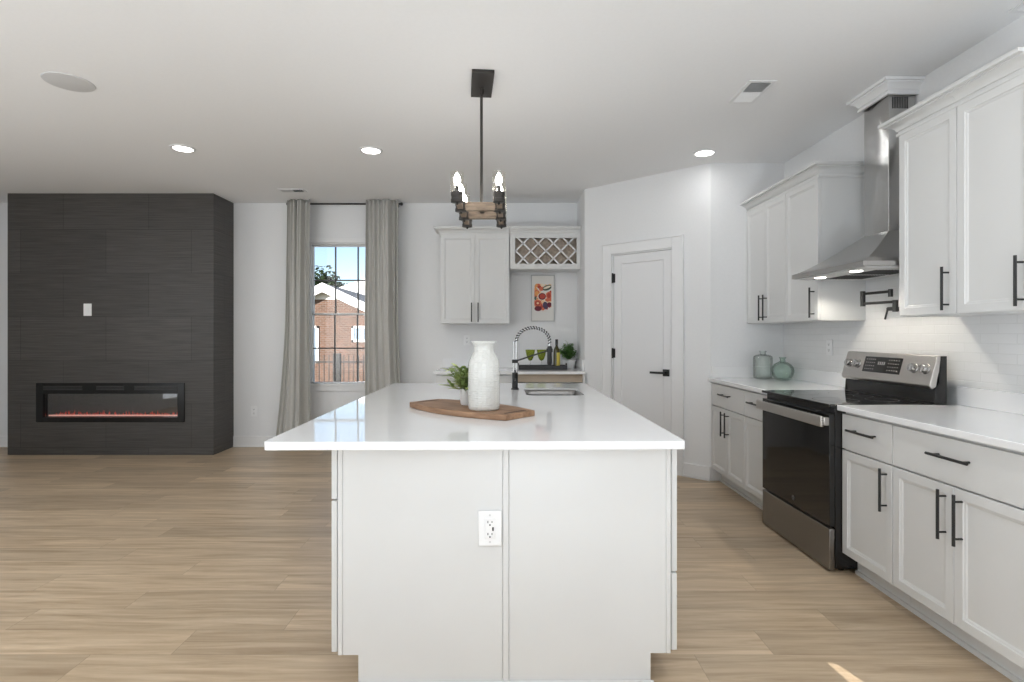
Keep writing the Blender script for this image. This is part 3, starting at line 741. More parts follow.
# coil spring round the hose
def along(pts, s):
    d = [0]
    for i in range(1, len(pts)): d.append(d[-1] + (pts[i]-pts[i-1]).length)
    s *= d[-1]
    for i in range(1, len(pts)):
        if s <= d[i]: 
            f_ = (s-d[i-1])/max(1e-9, d[i]-d[i-1]); return pts[i-1].lerp(pts[i], f_), (pts[i]-pts[i-1]).normalized()
    return pts[-1], (pts[-1]-pts[-2]).normalized()
coil = []; turns = 19
for k in range(turns*10+1):
    s = k/(turns*10); p, tg = along(arc, s*.93); u = Vector((0, 1, 0)); w_ = tg.cross(u); a_ = 2*PI*turns*s
    coil.append(p + (u*math.cos(a_) + w_*math.sin(a_))*.0092)
mb = MB(); mb.tube(coil, .0042, 6); mb.build('spring', 'black', fc)
xe = .0105+2*RA
mb = MB(); mb.lathe([(.008, .306), (.012, .304), (.0165, .298), (.0175, .185), (.015, .178), (.015, .172)], 18, Matrix.Translation((xe, 0, -.004))); mb.build('spray_head', 'black', fc)
mb = MB(); mb.cyl((0, 0, .195), (xe-.012, 0, .270), .0055, 10); mb.lathe([(.0195, -.012), (.0225, -.012), (.0225, .012), (.0195, .012), (.0195, -.012)], 18, Matrix.Translation((xe, 0, .272)), cap=False); mb.build('docking_arm', 'black', fc)

# ------------------------------------------------------------------ island objects
wall_plate('wall_outlet', 'white duplex outlet with test button on the island end panel', 'outlet', (-.059, 1.9905, .582), IR, 'gfci', .086, .130)
# cutting board: boat shape, long axis from back left to front right
bcx, bcy = -.186, 2.678; bang = math.atan2(2.445-2.909, .0685+.441)
cb = thing('serving_board', 'long wooden serving board with tapered ends on the island', 'serving board', (bcx, bcy, .9155), bang)
hl, we, wm = .343, .100, .165
outl = []
for k in range(17): t_ = -1+2*k/16; outl.append((t_*hl, we+(wm-we)*(1-t_*t_)))
outl = outl + [(x, -y) for x, y in outl[::-1]]
mb = MB(); mb.prism([(x, y, 0) for x, y in outl], (0, 0, .026)); mb.build('board', 'board', cb, bevel=.003)
for s in (-1, 1):
    mb = MB(); mb.prism([(x, y, .0262) for x, y in [(s*(hl-.035)+p[0]-s*.0, p[1]) for p in rrect(-.009, .009, -.072, .072, .008, 4)]], (0, 0, .0006)); mb.build('handle_groove', 'groove', cb)
zt = .942
vs = thing('vase', 'tall white textured ceramic vase on the serving board', 'vase', (-.104, 2.55, zt))
prof = [(.070,0),(.077,.006),(.0785,.02),(.0785,.05),(.079,.10),(.0785,.17),(.0775,.215),(.073,.235),(.063,.255),(.053,.270),(.049,.284),(.049,.298),(.054,.308),(.062,.314),(.064,.319),(.061,.3225),(.054,.320),(.046,.306),(.044,.285),(.05,.262),(.06,.24)]
prof = [(r*.945, z) for r, z in prof]
mb = MB(); mb.lathe(prof, 48, cap=False)
f = mb.bm.faces.new([v for v in mb.bm.verts[:48]][::-1]); mb.build('vase_body', 'ceramic', vs, angle=60)

def leaf(mb, p, d, ln, wd, droop=.3, m=None):
    d = Vector(d).normalized(); side = d.cross(Vector((0,0,1)))
    if side.length < .1: side = Vector((1,0,0))
    side.normalize(); up = side.cross(d); mi = mb._mi(m) if m else 0
    L_, C_, R_ = [], [], []
    for k, (s, w_) in enumerate(((0, .12), (.3, .8), (.55, 1), (.8, .65), (1, .05))):
        c = Vector(p) + d*ln*s + Vector((0,0,-droop*ln*s*s))
        L_.append(mb.bm.verts.new(c - side*wd*w_ + up*wd*.3*w_)); C_.append(mb.bm.verts.new(c)); R_.append(mb.bm.verts.new(c + side*wd*w_ + up*wd*.3*w_))
    for k in range(4):
        for A, B in ((L_, C_), (C_, R_)):
            f = mb.bm.faces.new((A[k], B[k], B[k+1], A[k+1])); f.smooth = True; f.material_index = mi
pp = thing('potted_plant', 'small pointed-leaf plant in white pot tucked behind the vase', 'plant', (-.192, 2.725, zt))
mb = MB(); mb.lathe([(.034,0),(.037,.004),(.043,.076),(.044,.080),(.040,.080),(.038,.066)], 28, cap=False); mb.bm.faces.new(mb.bm.verts[:28][::-1]); mb.build('pot', 'pot', pp)
mb = MB(); mb.lathe([(.038,.066),(.001,.070)], 20, cap=False); mb.build('soil', 'soil', pp)
mb = MB(); st = MB(); rnd = random.Random(5)
for k in range(22):
    a_ = rnd.random()*2*PI; tl = .25+.75*rnd.random(); el = rnd.uniform(.25, 1.35)
    d = Vector((math.cos(a_)*math.cos(el), math.sin(a_)*math.cos(el), math.sin(el))); p0 = Vector((d.x*.015, d.y*.015, .068)); ln = rnd.uniform(.07, .14)
    p1 = p0 + d*ln; st.tube([p0, p0.lerp(p1, .5)+Vector((0,0,.004)), p1], .0016, 6)
    for j in range(9):
        q = p0.lerp(p1, .25+.75*j/8); b_ = a_ + j*2.4; e2 = rnd.uniform(.15, .95)
        leaf(mb, q, (math.cos(b_)*math.cos(e2)+d.x*.6, math.sin(b_)*math.cos(e2)+d.y*.6, math.sin(e2)), rnd.uniform(.05, .085), rnd.uniform(.008, .013), .15)
mb.build('foliage', 'green2', pp); st.build('stem', 'green2', pp)

# ------------------------------------------------------------------ bar nook objects
ZB = .9155
tr = thing('serving_tray', 'black rectangular tray on the bar counter', 'tray', (.40, 5.93, ZB))
mb = MB(); mb.box(-.265, .265, -.085, .085, .0, .010)
for (x0,x1,y0,y1) in ((-.265,.265,-.085,-.073),(-.265,.265,.073,.085),(-.265,-.253,-.073,.073),(.253,.265,-.073,.073)): mb.box(x0,x1,y0,y1,.010,.046)
mb.build('tray_body', 'tray', tr, bevel=.003)
for s in (-1, 1):
    mb = MB(); mb.tube([(s*.262, -.04, .045), (s*.262, -.035, .066), (s*.262, .035, .066), (s*.262, .04, .045)], .005, 8); mb.build('handle', 'tray', tr)
def goblet(x, y, label):
    g = thing('goblet', label, 'glass', (x, y, ZB+.0105), 0, 'green goblets on the tray')
    mb = MB(); mb.lathe([(.004,.085),(.018,.090),(.032,.112),(.044,.150),(.054,.205),(.0525,.2055),(.042,.151),(.030,.116),(.012,.095),(.001,.093)], 28, cap=False); mb.build('bowl', 'goblet', g)
    mb = MB(); mb.lathe([(.034,0),(.034,.003),(.010,.008),(.0045,.02),(.004,.09),(.006,.0955)], 20); mb.build('stem', 'stemglass', g)
goblet(.266, 5.93, 'green-bowled goblet nearest the faucet column on black tray')
goblet(.390, 5.93, 'green-bowled goblet next to the spray head on black tray')
bt = thing('oil_bottle', 'dark bottle with gold strip of oil standing on the black tray', 'bottle', (.556, 5.93, ZB+.0105))
mb = MB(); mb.lathe([(.034,0),(.037,.004),(.037,.185),(.034,.205),(.022,.228),(.0145,.245),(.0135,.262)], 28); mb.build('glass_body', 'bottle', bt)
mb = MB(); ring_ = [(.0377*math.cos(math.radians(v)), .0377*math.sin(math.radians(v))) for v in range(-95, -10, 8)]
for (x0, y0), (x1, y1) in zip(ring_[:-1], ring_[1:]):
    f = mb.bm.faces.new([mb.bm.verts.new(p) for p in ((x0, y0, .03), (x1, y1, .03), (x1, y1, .175), (x0, y0, .175))]); f.smooth = True
bmesh.ops.remove_doubles(mb.bm, verts=mb.bm.verts[:], dist=1e-5); mb.build('label', 'oilstrip', bt)  # gold strip added for the oil showing inside; this bottle has no label
mb = MB(); mb.lathe([(.0145,.255),(.0155,.262),(.0155,.318),(.013,.320)], 20); mb.build('cap', 'black', bt)
hp = thing('potted_herb', 'bushy green herb in white pot at the right of bar counter', 'plant', (.690, 6.02, ZB))
hp.location = (.715, 6.135, ZB)
mb = MB(); mb.lathe([(.058,0),(.064,.005),(.079,.095),(.080,.100),(.075,.100),(.073,.088)], 32, cap=False); mb.bm.faces.new(mb.bm.verts[:32][::-1]); mb.build('pot', 'pot', hp)
mb = MB(); mb.lathe([(.073,.088),(.001,.092)], 24, cap=False); mb.build('soil', 'soil', hp)
mb = MB(); st = MB(); rnd = random.Random(9)
for k in range(60):
    a_ = rnd.random()*2*PI; el = rnd.uniform(.35, 1.5); d = Vector((math.cos(a_)*math.cos(el)*.72, math.sin(a_)*math.cos(el)*.72, math.sin(el)*.92)); ln = rnd.uniform(.14, .225)
    if d.x > 0: d.x *= .50
    if d.y > 0: d.y *= .40
    p0 = Vector((d.x*.04, d.y*.04, .105)); p1 = p0 + d*ln; st.tube([p0, p1], .0018, 5)
    for j in range(8):
        q = p0.lerp(p1, .35+.65*j/7); b_ = rnd.random()*2*PI; e2 = rnd.uniform(-.1, .9)
        leaf(mb, q, (math.cos(b_)*math.cos(e2), math.sin(b_)*math.cos(e2), math.sin(e2)), rnd.uniform(.026, .042), rnd.uniform(.011, .017), .3)
mb.build('foliage', 'green1', hp); st.build('stem', 'green1', hp)
# fruit print on the wall
pc = thing('wall_picture', 'small fruit print in a thin pale frame below the wine rack', 'picture', (.425, YB-.0005, 1.718))
mb = MB(); w2, h2 = .136, .269
mb.box(-w2, -w2+.010, -.022, 0, -h2, h2); mb.box(w2-.010, w2, -.022, 0, -h2, h2); mb.box(-w2+.010, w2-.010, -.022, 0, -h2, -h2+.010); mb.box(-w2+.010, w2-.010, -.022, 0, h2-.010, h2)
mb.build('frame', mat('pale_grey_frame', (.50,.50,.50), .5), pc)
cols = {'paper': (.78,.76,.72), 'red': (.48,.07,.045), 'coral': (.68,.17,.09), 'orange': (.80,.36,.12), 'peach': (.85,.58,.36), 'wine': (.15,.02,.04), 'plum': (.07,.05,.10), 'leafd': (.09,.11,.08), 'cream': (.85,.75,.60)}
for k, v in cols.items(): M['ink_'+k] = mat('ink_'+k, v, .7)
mb = MB(); mb.box(-w2+.0105, w2-.0105, -.016, -.003, -h2+.0105, h2-.0105); pr = mb.build('paper', 'ink_paper', pc)
mb = MB(); rnd = random.Random(21); layer = [0]
def blot(x, z, rx, rz, col, rot=0, n=20):
    layer[0] += 1; y = -.0162 - layer[0]*.00004; vs_ = []
    for k in range(n):
        a_ = 2*PI*k/n; px, pz = rx*math.cos(a_), rz*math.sin(a_); X = x+px*math.cos(rot)-pz*math.sin(rot); Z = z+px*math.sin(rot)+pz*math.cos(rot)
        vs_.append(mb.bm.verts.new((max(-.098, min(.098, X)), y, max(-.15, min(.168, Z)))))
    f = mb.bm.faces.new(vs_); f.material_index = mb._mi('ink_'+col)
for k in range(60):
    blot(rnd.uniform(-.10, .10), rnd.uniform(-.13, .155), rnd.uniform(.014, .032), rnd.uniform(.012, .028), rnd.choice(['peach','coral','orange','cream','red','peach']), rnd.random()*3)
blot(.05, .12, .055, .030, 'leafd', .35); blot(.05, .125, .045, .012, 'cream', .35); blot(-.07, .055, .034, .042, 'coral'); blot(-.07, .055, .022, .028, 'orange')
blot(-.01, .02, .052, .046, 'cream'); blot(-.008, .02, .044, .040, 'wine'); blot(-.006, .022, .032, .028, 'red'); blot(.07, .03, .034, .045, 'coral'); blot(.07, .03, .020, .030, 'red')
blot(-.06, -.06, .046, .042, 'coral'); blot(-.06, -.06, .032, .028, 'red'); blot(-.058, -.058, .014, .012, 'peach'); blot(-.055, -.12, .042, .030, 'wine')
blot(.03, -.085, .030, .045, 'plum', .2); blot(.075, -.075, .028, .028, 'wine'); blot(.055, -.02, .03, .02, 'coral'); blot(-.085, 0, .014, .022, 'leafd')
for k in range(9): blot(-.035+k*.009, -.185 if False else -.15, .003, .003, 'coral', 0, 6)
mb.build('fruit_print', 'ink_red', pr)

# ------------------------------------------------------------------ glass bottles on the corner countertop
def shell(mb, prof, th=.003, n=40):
    inner = [(max(.001, r-th), z + (th if i == 0 else 0)) for i, (r, z) in enumerate(prof)]
    mb.lathe([(.001, prof[0][1])] + prof + inner[::-1] + [(.001, inner[0][1])], n, cap=False)
jb = thing('glass_bottle', 'taller clear straight-sided glass bottle in the counter corner', 'bottle', (2.222, 4.672, ZB), 0, 'decorative glass bottles')
mb = MB(); shell(mb, [(.066,0),(.074,.006),(.077,.02),(.078,.178),(.074,.194),(.058,.204),(.030,.209),(.024,.212),(.022,.225),(.030,.232),(.030,.238),(.026,.240)]); mb.build('bottle_glass', 'jar_clear', jb, angle=60)
jg = thing('glass_bottle', 'rounder sea-green glass bottle in front of the taller one', 'bottle', (2.310, 4.510, ZB), 0, 'decorative glass bottles')
mb = MB(); shell(mb, [(.048,0),(.060,.008),(.080,.04),(.088,.075),(.084,.105),(.066,.132),(.040,.148),(.024,.155),(.020,.165),(.020,.180),(.028,.185),(.028,.190),(.025,.192)]); mb.build('bottle_glass', 'jar_green', jg, angle=60)

# ------------------------------------------------------------------ range
rg = thing('range', 'freestanding stainless and black electric range', 'stove', (1.755, 3.699, 0), R90)
W_ = .772
mb = MB(); mb.box(.002, W_-.002, .032, .64, .025, .900); 
for x in (.05, W_-.05):
    for y in (.09, .58): mb.cyl((x, y, .001), (x, y, .026), .016, 10)
mb.build('body', 'blackenamel', rg, bevel=.002)
mb = MB(); mb.box(0, W_, -.004, .564, .900, .917); ct = mb.build('cooktop', 'blackgloss', rg, bevel=.003)
mb = MB()
for x, y, r in ((.2, .16, .095), (.56, .16, .115), (.2, .43, .08), (.56, .43, .08), (.38, .44, .05)):
    mb.lathe([(r, .9172), (r+.0025, .9174), (r+.005, .9172)], 36, Matrix.Translation((x, y, 0)), cap=False)
mb.build('burner_ring', mat('burner_ring_grey', (.10,.10,.10), .3), ct)
mb = MB(); mb.box(.004, W_-.004, 0, .030, .252, .862); od = mb.build('oven_door', 'blackgloss', rg, bevel=.002)
mb = MB(); mb.box(.006, W_-.006, -.0465, -.028, .792, .852)
mb.box(.004, .032, -.03, .001, .800, .846); mb.box(W_-.032, W_-.004, -.03, .001, .800, .846)
mb.build('handle', 'steelk', od, bevel=.006, seg=3)
mb = MB()
for k in range(16): mb.box(.09+k*.038, .09+k*.038+.024, -.044, -.030, .8515, .8532)
mb.build('vent_slots', 'slot', od)
mb = MB()
for j in range(4):
    for i in range(2): mb.cyl((W_-.0062, -.036-i*.006+.003, .802+j*.013), (W_-.0055, -.036-i*.006+.003, .802+j*.013), .0022, 6)
mb.build('end_dots', 'slot', od)
mb = MB(); mb.lathe([(.0155, 0), (.0155, .0008)], 24, Matrix.Translation((.40, -.0005, .30)) @ Matrix.Rotation(PI/2, 4, 'X')); 
mb.build('round_emblem', mat('emblem_grey', (.30,.30,.30), .35, metal=.6), od)
mb = MB(); mb.lathe([(.0105, .0011), (.0105, .0016), (.012, .0016), (.012, .0011), (.0105, .0011)], 24, Matrix.Translation((.40, -.0005, .30)) @ Matrix.Rotation(PI/2, 4, 'X'), cap=False)
def glyph(pts): mb.tube([(.40+x, -.0019, .30+z) for x, z in pts], .0009, 5)
glyph([(-.0012+.0030*math.cos(a_)-.0022, .0032*math.sin(a_)) for a_ in [math.radians(v) for v in range(45, 330, 30)]] + [(-.0006, -.0002), (-.0028, -.0002)])
glyph([(.0055, .0030), (.0018, .0030), (.0018, 0), (.0048, 0), (.0018, 0), (.0018, -.0030), (.0055, -.0030)])
mb.build('emblem_letters', mat('emblem_dark', (.05,.05,.05), .4), od)
mb = MB(); mb.box(.004, W_-.004, 0, .030, .014, .240); mb.build('drawer', 'steelr', rg, bevel=.004)
# back guard: black riser with a leaning steel console
mb = MB(); mb.prism([(0, .565, .9175), (0, .635, .9175), (0, .635, 1.178), (0, .605, 1.178), (0, .572, 1.0)], (.008, 0, 0)); mb.prism([(W_-.008, .565, .9175), (W_-.008, .635, .9175), (W_-.008, .635, 1.178), (W_-.008, .605, 1.178), (W_-.008, .572, 1.0)], (.008, 0, 0))
mb.box(.008, W_-.008, .572, .634, .9175, 1.09); mb.build('back_guard', 'blackenamel', rg, bevel=.001)
yb, zb_, yt, zt_ = .540, 1.004, .585, 1.180
mb = MB(); mb.prism([(.0, yb+.018, zb_-.008), (.0, yb, zb_+.012), (.0, yt, zt_), (.0, yt+.018, zt_+.003), (.0, yt+.010, zb_+.02)], (W_, 0, 0)); cs = mb.build('console', 'steelk', rg, bevel=.004)
cd = Vector((0, yt-yb, zt_-zb_-.012)); clen = cd.length; cd.normalize(); cn = Vector((0, -cd.z, cd.y))
CM = Matrix.Translation((0, yb, zb_+.012)) @ Matrix(((1,0,0,0),(0,-cn.y,cd.y,0),(0,-cn.z,cd.z,0),(0,0,0,1)))   # x along, y into console, z up its face
mb = MB(); mb.box(.200, .530, -.002, .004, .045, .145, None, CM); dp = mb.build('display', 'blackgloss', cs, bevel=.001)
MK = mat('display_mark_grey', (.32,.31,.30), .5)
for x0, st, nc, nr, ww, hh, z0 in ((.220, .018, 5, 4, .008, .005, .062), (.420, .020, 5, 4, .008, .005, .062), (.330, .017, 4, 1, .010, .020, .095)):
    mb = MB()
    for r_ in range(nr):
        for c_ in range(nc): mb.box(x0+c_*st, x0+c_*st+ww, -.0026, -.0018, z0+r_*.021, z0+r_*.021+hh, None, CM)
    mb.build('key_lettering' if nr > 1 else 'clock_digits', MK, dp)
for x in (.06, .145, .635, .72):
    mb = MB(); M4 = CM @ Matrix.Translation((x, 0, .092)) @ Matrix.Rotation(PI/2, 4, 'X')
    mb.lathe([(.029, -.001), (.029, .004), (.025, .006), (.023, .026), (.021, .029), (.001, .030)], 24, M4, cap=False)
    mb.box(-.005, .005, -.022, .022, .029, .034, None, M4); mb.build('knob', mat('knob_steel', (.46,.45,.44), .25, metal=1), cs, bevel=.001)

# ------------------------------------------------------------------ range hood
hd = thing('range_hood', 'stainless wall-mounted range hood with tall chimney', 'range hood', (1.95, 3.688, 0), R90)
HW, HD = .742, XR-1.95-.009
mb = MB()
ch0, ch1, cy0 = .203, .443, .350
mb.box(0, HW, 0, HD, 1.672, 1.700)
rings = []
for k in range(13):
    s = k/12; e = s**.90; z = 1.700 + .222*(s**1.12)
    x0 = ch0*e; x1 = HW + (ch1-HW)*e; y0 = cy0*e
    rings.append([mb.bm.verts.new(p) for p in ((x0, y0, z), (x1, y0, z), (x1, HD, z), (x0, HD, z))])
for a_, b_ in zip(rings[:-1], rings[1:]):
    for k in range(4):
        f = mb.bm.faces.new((a_[k], a_[(k+1)%4], b_[(k+1)%4], b_[k])); f.smooth = True
mb.bm.faces.new(rings[-1])
cn_ = mb.build('canopy', 'steel', hd, bevel=.002)
mb = MB(); mb.box(.025, HW-.025, .03, HD-.03, 1.664, 1.6715); uf = mb.build('filter_panel', mat('filter_grey', (.75,.75,.74), .45), cn_)
mb = MB()
for i in range(2):
    for k in range(14): mb.box(.11+i*.27, .34+i*.27, .16+k*.018, .168+k*.018, 1.662, 1.6645)
mb.build('filter_slots', 'slot', uf)
for x in (.19, .55):
    mb = MB(); mb.lathe([(.001, 1.6615), (.030, 1.6615), (.034, 1.664)], 24, Matrix.Translation((x, .085, 0)), cap=False); mb.build('lamp', 'hoodled', uf)
mb = MB(); mb.prism([(ch0, cy0+.011, 1.918), (ch1, cy0, 1.918), (ch1, HD, 1.918), (ch0, HD, 1.918)], (0, 0, H-.001-1.918)); cm = mb.build('chimney', 'steelc', hd, bevel=.002)
mb = MB()
for k in range(10): mb.box(ch1+.0002, ch1+.0012, cy0+.02+k*.010, cy0+.026+k*.010, 2.655, 2.725)
mb.build('vent_slots', 'slot', cm)
# ceiling crown boxed round the chimney
mb = MB(); x0, x1, y0 = XR-.17-.004, None, None
crown(mb, [(XR-.001, 3.489, H-.0865), (2.297, 3.489, H-.0865), (2.297, 3.241, H-.0865), (XR-.001, 3.241, H-.0865)], .085, .062)
o = mb.build('trim_2', 'trim'); struct(o, 'white crown molding wrapped round the hood chimney at ceiling', 'trim')
# hood lamps' own light
for x in (.19, .55):
    light('hood_lamp_light', 'SPOT', (1.95+.085, 3.688-x, 1.655), (0, math.radians(-14), 0), 9, (1.0, .92, .80), spot_size=math.radians(130), spot_blend=.6, shadow_soft_size=.03)

# ------------------------------------------------------------------ pot filler
pf = thing('pot_filler', 'black folding pot filler tap on the wall above range', 'pot filler', (XR-.009, 3.275, 1.45))
mb = MB(); mb.cyl((0, 0, 0), (-.012, 0, 0), .032, 20); mb.cyl((-.01, 0, 0), (-.10, 0, 0), .014, 14); mb.cyl((-.10, 0, -.016), (-.10, 0, .055), .015, 14); vb = mb.build('valve_body', 'black', pf)
mb = MB(); mb.cyl((-.098, 0, .003), (-.100, .062, .004), .0115, 12); mb.cyl((-.100, .062, .012), (-.108, .078, -.060), .0055, 10); mb.build('lever', 'black', vb)
mb = MB(); mb.cyl((-.10, 0, .045), (-.155, .215, .045), .0085, 12); mb.build('lower_arm', 'black', pf)
mb = MB(); mb.cyl((-.155, .215, .028), (-.155, .215, .125), .015, 14); mb.build('joint', 'black', pf)
mb = MB(); mb.cyl((-.155, .215, .108), (-.125, .005, .108), .0085, 12); ua = mb.build('upper_arm', 'black', pf)
mb = MB(); mb.cyl((-.125, .005, .122), (-.125, .005, .075), .013, 14); mb.build('spout', 'black', ua)

# ------------------------------------------------------------------ chandelier
CHY, CHX = 3.30, -.150
chd = thing('chandelier', 'black and wood eight-light linear chandelier hanging over the island', 'chandelier', (CHX, CHY, 0), math.radians(-.7))
mb = MB(); mb.box(-.065, .065, -.165, .160, H-.022, H-.0005, None, Matrix.Translation((.006, -.035, 0)) @ Matrix.Rotation(math.radians(5.5), 4, 'Z')); mb.build('ceiling_canopy', 'bronze', chd, bevel=.003)
mb = MB(); mb.cyl((0, 0, H-.03), (0, 0, 2.085), .0085, 12); mb.cyl((0, 0, H-.06), (0, 0, H-.02), .014, 12); mb.cyl((0, 0, 2.10), (0, 0, 2.06), .014, 12); mb.build('stem', 'bronze', chd)
ROWS = (-.335, -.112, .112, .335); HX = .115
for s in (-1, 1):
    mb = MB(); mb.box(s*HX-.016, s*HX+.016, -.335, .335, 2.030, 2.070); mb.build('side_rail', 'beam', chd, bevel=.002)
for y in ROWS[1:3]:
    mb = MB(); mb.box(-HX+.016, HX-.016, y-.018, y+.018, 2.026, 2.074); mb.build('cross_beam', 'beam', chd, bevel=.002)
mb = MB(); mb.box(-.012, .012, ROWS[1]+.018, ROWS[2]-.018, 2.058, 2.074); mb.build('center_plate', 'bronze', chd)
def lamp_unit(s, y):
    M4 = Matrix.Translation((s*HX, y, 0))
    mb = MB(); mb.lathe([(.028,2.020),(.034,2.022),(.034,2.038),(.0315,2.040),(.0315,2.056),(.034,2.058),(.034,2.076),(.030,2.078)], 24, M4); mb.lathe([(.001,2.006),(.006,2.010),(.008,2.016),(.006,2.021)], 12, M4, cap=False); mb.cyl((s*HX, y, 2.077), (s*HX, y, 2.112), .010, 12); hl_ = mb.build('lamp_holder', 'bronze', chd)
    mb = MB(); mb.lathe([(.0345,2.0785),(.0365,2.080),(.0365,2.185),(.0350,2.185),(.0350,2.081)], 28, M4, cap=False); mb.build('glass_shade', 'shade', hl_)
    mb = MB(); mb.lathe([(.008,2.1125),(.010,2.117),(.016,2.130),(.0195,2.144),(.0175,2.157),(.011,2.170),(.005,2.181),(.001,2.186)], 18, M4); mb.build('bulb', 'bulb', hl_)
for y in ROWS:
    for s in (-1, 1): lamp_unit(s, y)

# ------------------------------------------------------------------ ceiling fittings
def downlight(x, y, label, watts=3.2):
    t = thing('recessed_light', label, 'ceiling light', (x, y, H), 0, 'recessed ceiling lights')
    mb = MB(); mb.lathe([(.072, -.0005), (.095, -.0005), (.093, -.006), (.074, -.010), (.072, -.0005)], 32, cap=False); mb.build('trim_ring', 'trim', t)
    mb = MB(); mb.lathe([(.001, -.006), (.072, -.006)], 32, cap=False); mb.build('lens', 'led', t)
    light('recessed_lamp_light', 'AREA', (x, y, H-.012), (0, 0, 0), watts, (.97, .985, 1.0), shape='DISK', size=.14)
downlight(-2.638, 4.41, 'round recessed light in front of the fireplace')
downlight(-1.114, 4.457, 'round recessed light left of chandelier, nearer to the curtains')
downlight(1.661, 4.518, 'round recessed light near the pantry wall corner', 1.1)
sp = thing('ceiling_speaker', 'round pale grey ceiling cover at the upper left', 'ceiling speaker', (-2.638, 3.259, H))
mb = MB(); mb.lathe([(.001, -.009), (.115, -.008), (.128, -.005), (.131, -.0005)], 40, cap=False); mb.build('cover', 'greydisc', sp)
def register(label, x, y, lx, ly, dark_sign=-1):
    t = thing('ceiling_vent', label, 'vent', (x, y, H), 0, 'white ceiling registers')
    mb = MB(); b_ = .022
    mb.box(-lx/2, lx/2, -ly/2, -ly/2+b_, -.006, -.0005); mb.box(-lx/2, lx/2, ly/2-b_, ly/2, -.006, -.0005); mb.box(-lx/2, -lx/2+b_, -ly/2+b_, ly/2-b_, -.006, -.0005); mb.box(lx/2-b_, lx/2, -ly/2+b_, ly/2-b_, -.006, -.0005)
    ax = 1 if ly > lx else 0
    if ax: mb.box(-lx/2+b_, lx/2-b_, -.006, .006, -.006, -.0005)
    else: mb.box(-.006, .006, -ly/2+b_, ly/2-b_, -.006, -.0005)
    mb.build('frame', 'trim', t)
    mb = MB(); mb.box(-lx/2+.004, lx/2-.004, -ly/2+.004, ly/2-.004, -.0012, -.0004); mb.build('duct', 'vent_dark', t)
    mb = MB(); L2 = max(lx, ly)/2-b_; W2 = min(lx, ly)/2-b_; n = int(L2/.0125)
    for half in (-1, 1):
        for k in range(n):
            c_ = half*(.010 + (k+.5)*(L2-.012)/n)
            tilt = half*dark_sign*math.radians(38)
            if ax: M4 = Matrix.Translation((0, c_, -.0065)) @ Matrix.Rotation(tilt, 4, 'X'); mb.box(-W2, W2, -.0065, .0065, -.0005, .0005, None, M4)
            else: M4 = Matrix.Translation((c_, 0, -.0065)) @ Matrix.Rotation(-tilt, 4, 'Y'); mb.box(-.0065, .0065, -W2, W2, -.0005, .0005, None, M4)
    mb.build('louvers', 'trim', t)
register('white ceiling register between chandelier and range hood', 1.54, 3.39, .165, .31)
register('small white ceiling register above the left curtain', -2.256, 5.70, .27, .13)
register('ceiling register edge showing in the top right picture corner', 2.4175, 2.39, .10, .32)

# ------------------------------------------------------------------ outdoors beyond the window
GZ = -1.1
struct(bx(-60, 40, YB+.6, 90, GZ-.2, GZ).build('ground', 'grass'), 'lawn outside the window', 'ground')
fn = thing('fence', 'black metal picket fence outside the window', 'fence', (0, 11.5, GZ))
mb = MB()
for k in range(60): x = -6.5+k*.105; mb.box(x-.008, x+.008, -.008, .008, .05, 1.97)
mb.box(-6.5, -.2, -.012, .012, 1.80, 1.84); mb.box(-6.5, -.2, -.012, .012, .2, .24); mb.build('pickets', 'fence', fn)
for x in (-5.9, -3.60, -1.3):
    mb = MB(); mb.box(x-.075, x+.075, -.05, .05, 0, 2.0); mb.build('post', 'fence', fn)
hs = thing('brick_house', 'red brick house with white gable trim outside the window', 'house', (0, 22, GZ))
AX, AZ = -7.35, 4.20                       # gable apex
sl = .47; XE0, XE1 = AX-4.2, AX+4.2
mb = MB(); mb.prism([(XE0, 0, 0), (XE1, 0, 0), (XE1, 0, AZ-4.2*sl), (AX, 0, AZ), (XE0, 0, AZ-4.2*sl)], (0, 8, 0)); mb.build('brick_wall', 'bricks', hs)
mb = MB()
for s in (-1, 1):
    e = 4.6
    mb.prism([(AX, -.35, AZ+.12), (AX+s*e, -.35, AZ+.12-e*sl), (AX+s*e, -.35, AZ+.28-e*sl), (AX, -.35, AZ+.28)], (0, 8.7, 0))
mb.build('roof', 'roofd', hs)
mb = MB()
for s in (-1, 1):
    e = 4.6
    mb.prism([(AX, -.42, AZ-.08), (AX+s*e, -.42, AZ-.08-e*sl), (AX+s*e, -.42, AZ+.29-e*sl), (AX, -.42, AZ+.29)], (0, .06, 0))
mb.prism([(AX-.75, -.03, AZ-.36), (AX+.75, -.03, AZ-.36), (AX, -.03, AZ)], (0, .02, 0)); mb.build('gable_trim', 'siding', hs)
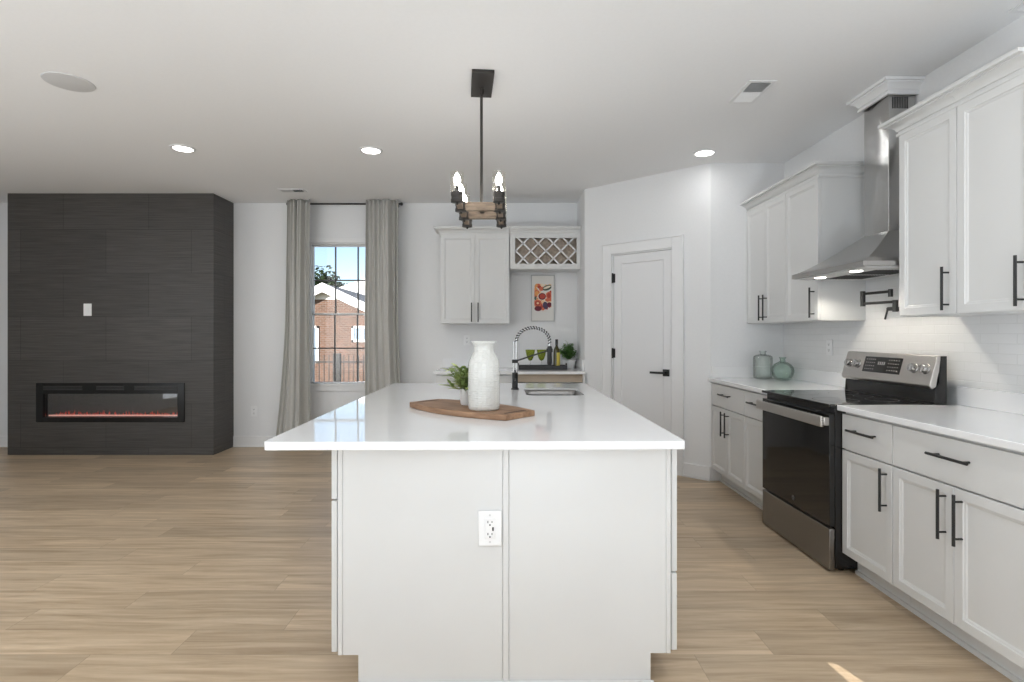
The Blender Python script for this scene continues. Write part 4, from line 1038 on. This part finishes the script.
def house_window(x0, x1, z0, z1):
    mb = MB(); mb.box(x0, x1, -.06, .0, z0, z0+.09); mb.box(x0, x1, -.06, .0, z1-.09, z1); mb.box(x0, x0+.09, -.06, .0, z0, z1); mb.box(x1-.09, x1, -.06, .0, z0, z1); mb.box((x0+x1)/2-.02, (x0+x1)/2+.02, -.05, 0, z0, z1)
    f = mb.build('window', 'siding', hs); mb = MB(); mb.box(x0+.05, x1-.05, -.02, -.01, z0+.05, z1-.05); mb.build('window_glass', 'outpane', f)
house_window(-6.28, -5.35, 1.293-7.4/540*22*0 - GZ - .29, 1.66-GZ)
house_window(-8.45, -7.62, .15-GZ, 1.66-GZ)
nh = thing('pale_roofed_house', 'house with a big pale roof rising behind the brick house', 'house', (0, 36, GZ))
mb = MB(); mb.prism([(-12.2, 0, 0), (2, 0, 0), (2, 0, 5.0), (-12.2, 0, 5.0)], (0, 6, 0)); mb.build('wall', 'siding', nh)
mb = MB(); mb.prism([(-12.5, -.3, 5.02), (2.5, -.3, 5.02), (-5.0, -.3, 7.65)], (0, 7, 0)); mb.build('roof', 'siding', nh)
tr_ = thing('tree', 'dark leafy tree showing in upper left of window', 'tree', (-16.1, 44, GZ))
mb = MB(); mb.tube([(0,0,0), (.1,0,2.5), (0,.1,5)], [.35, .28, .15], 10); 
for k in range(7):
    a_ = k*.9; mb.tube([(0,.0,3+.2*k), (math.cos(a_)*1.2, math.sin(a_)*1.2, 4.6+.2*k)], [.10, .04], 6)
mb.build('trunk', 'bark', tr_)
mb = MB(); rnd = random.Random(4)
for k in range(9000):
    a_ = rnd.random()*2*PI; cz = rnd.uniform(-1, 1); rr = rnd.random()**.35; q = math.sqrt(1-cz*cz)
    lob = 1 + .22*math.sin(3*a_+2*cz) + .15*math.sin(7*a_-4*cz)
    p = Vector((math.cos(a_)*q*2.9*rr*lob, math.sin(a_)*q*2.6*rr*lob, 5.0+cz*2.35*rr*lob))
    leaf(mb, p, (rnd.uniform(-1,1), rnd.uniform(-1,1), rnd.uniform(-.6,.6)), rnd.uniform(.35, .6), rnd.uniform(.12, .22), .2)
mb.build('foliage', 'treeleaf', tr_)
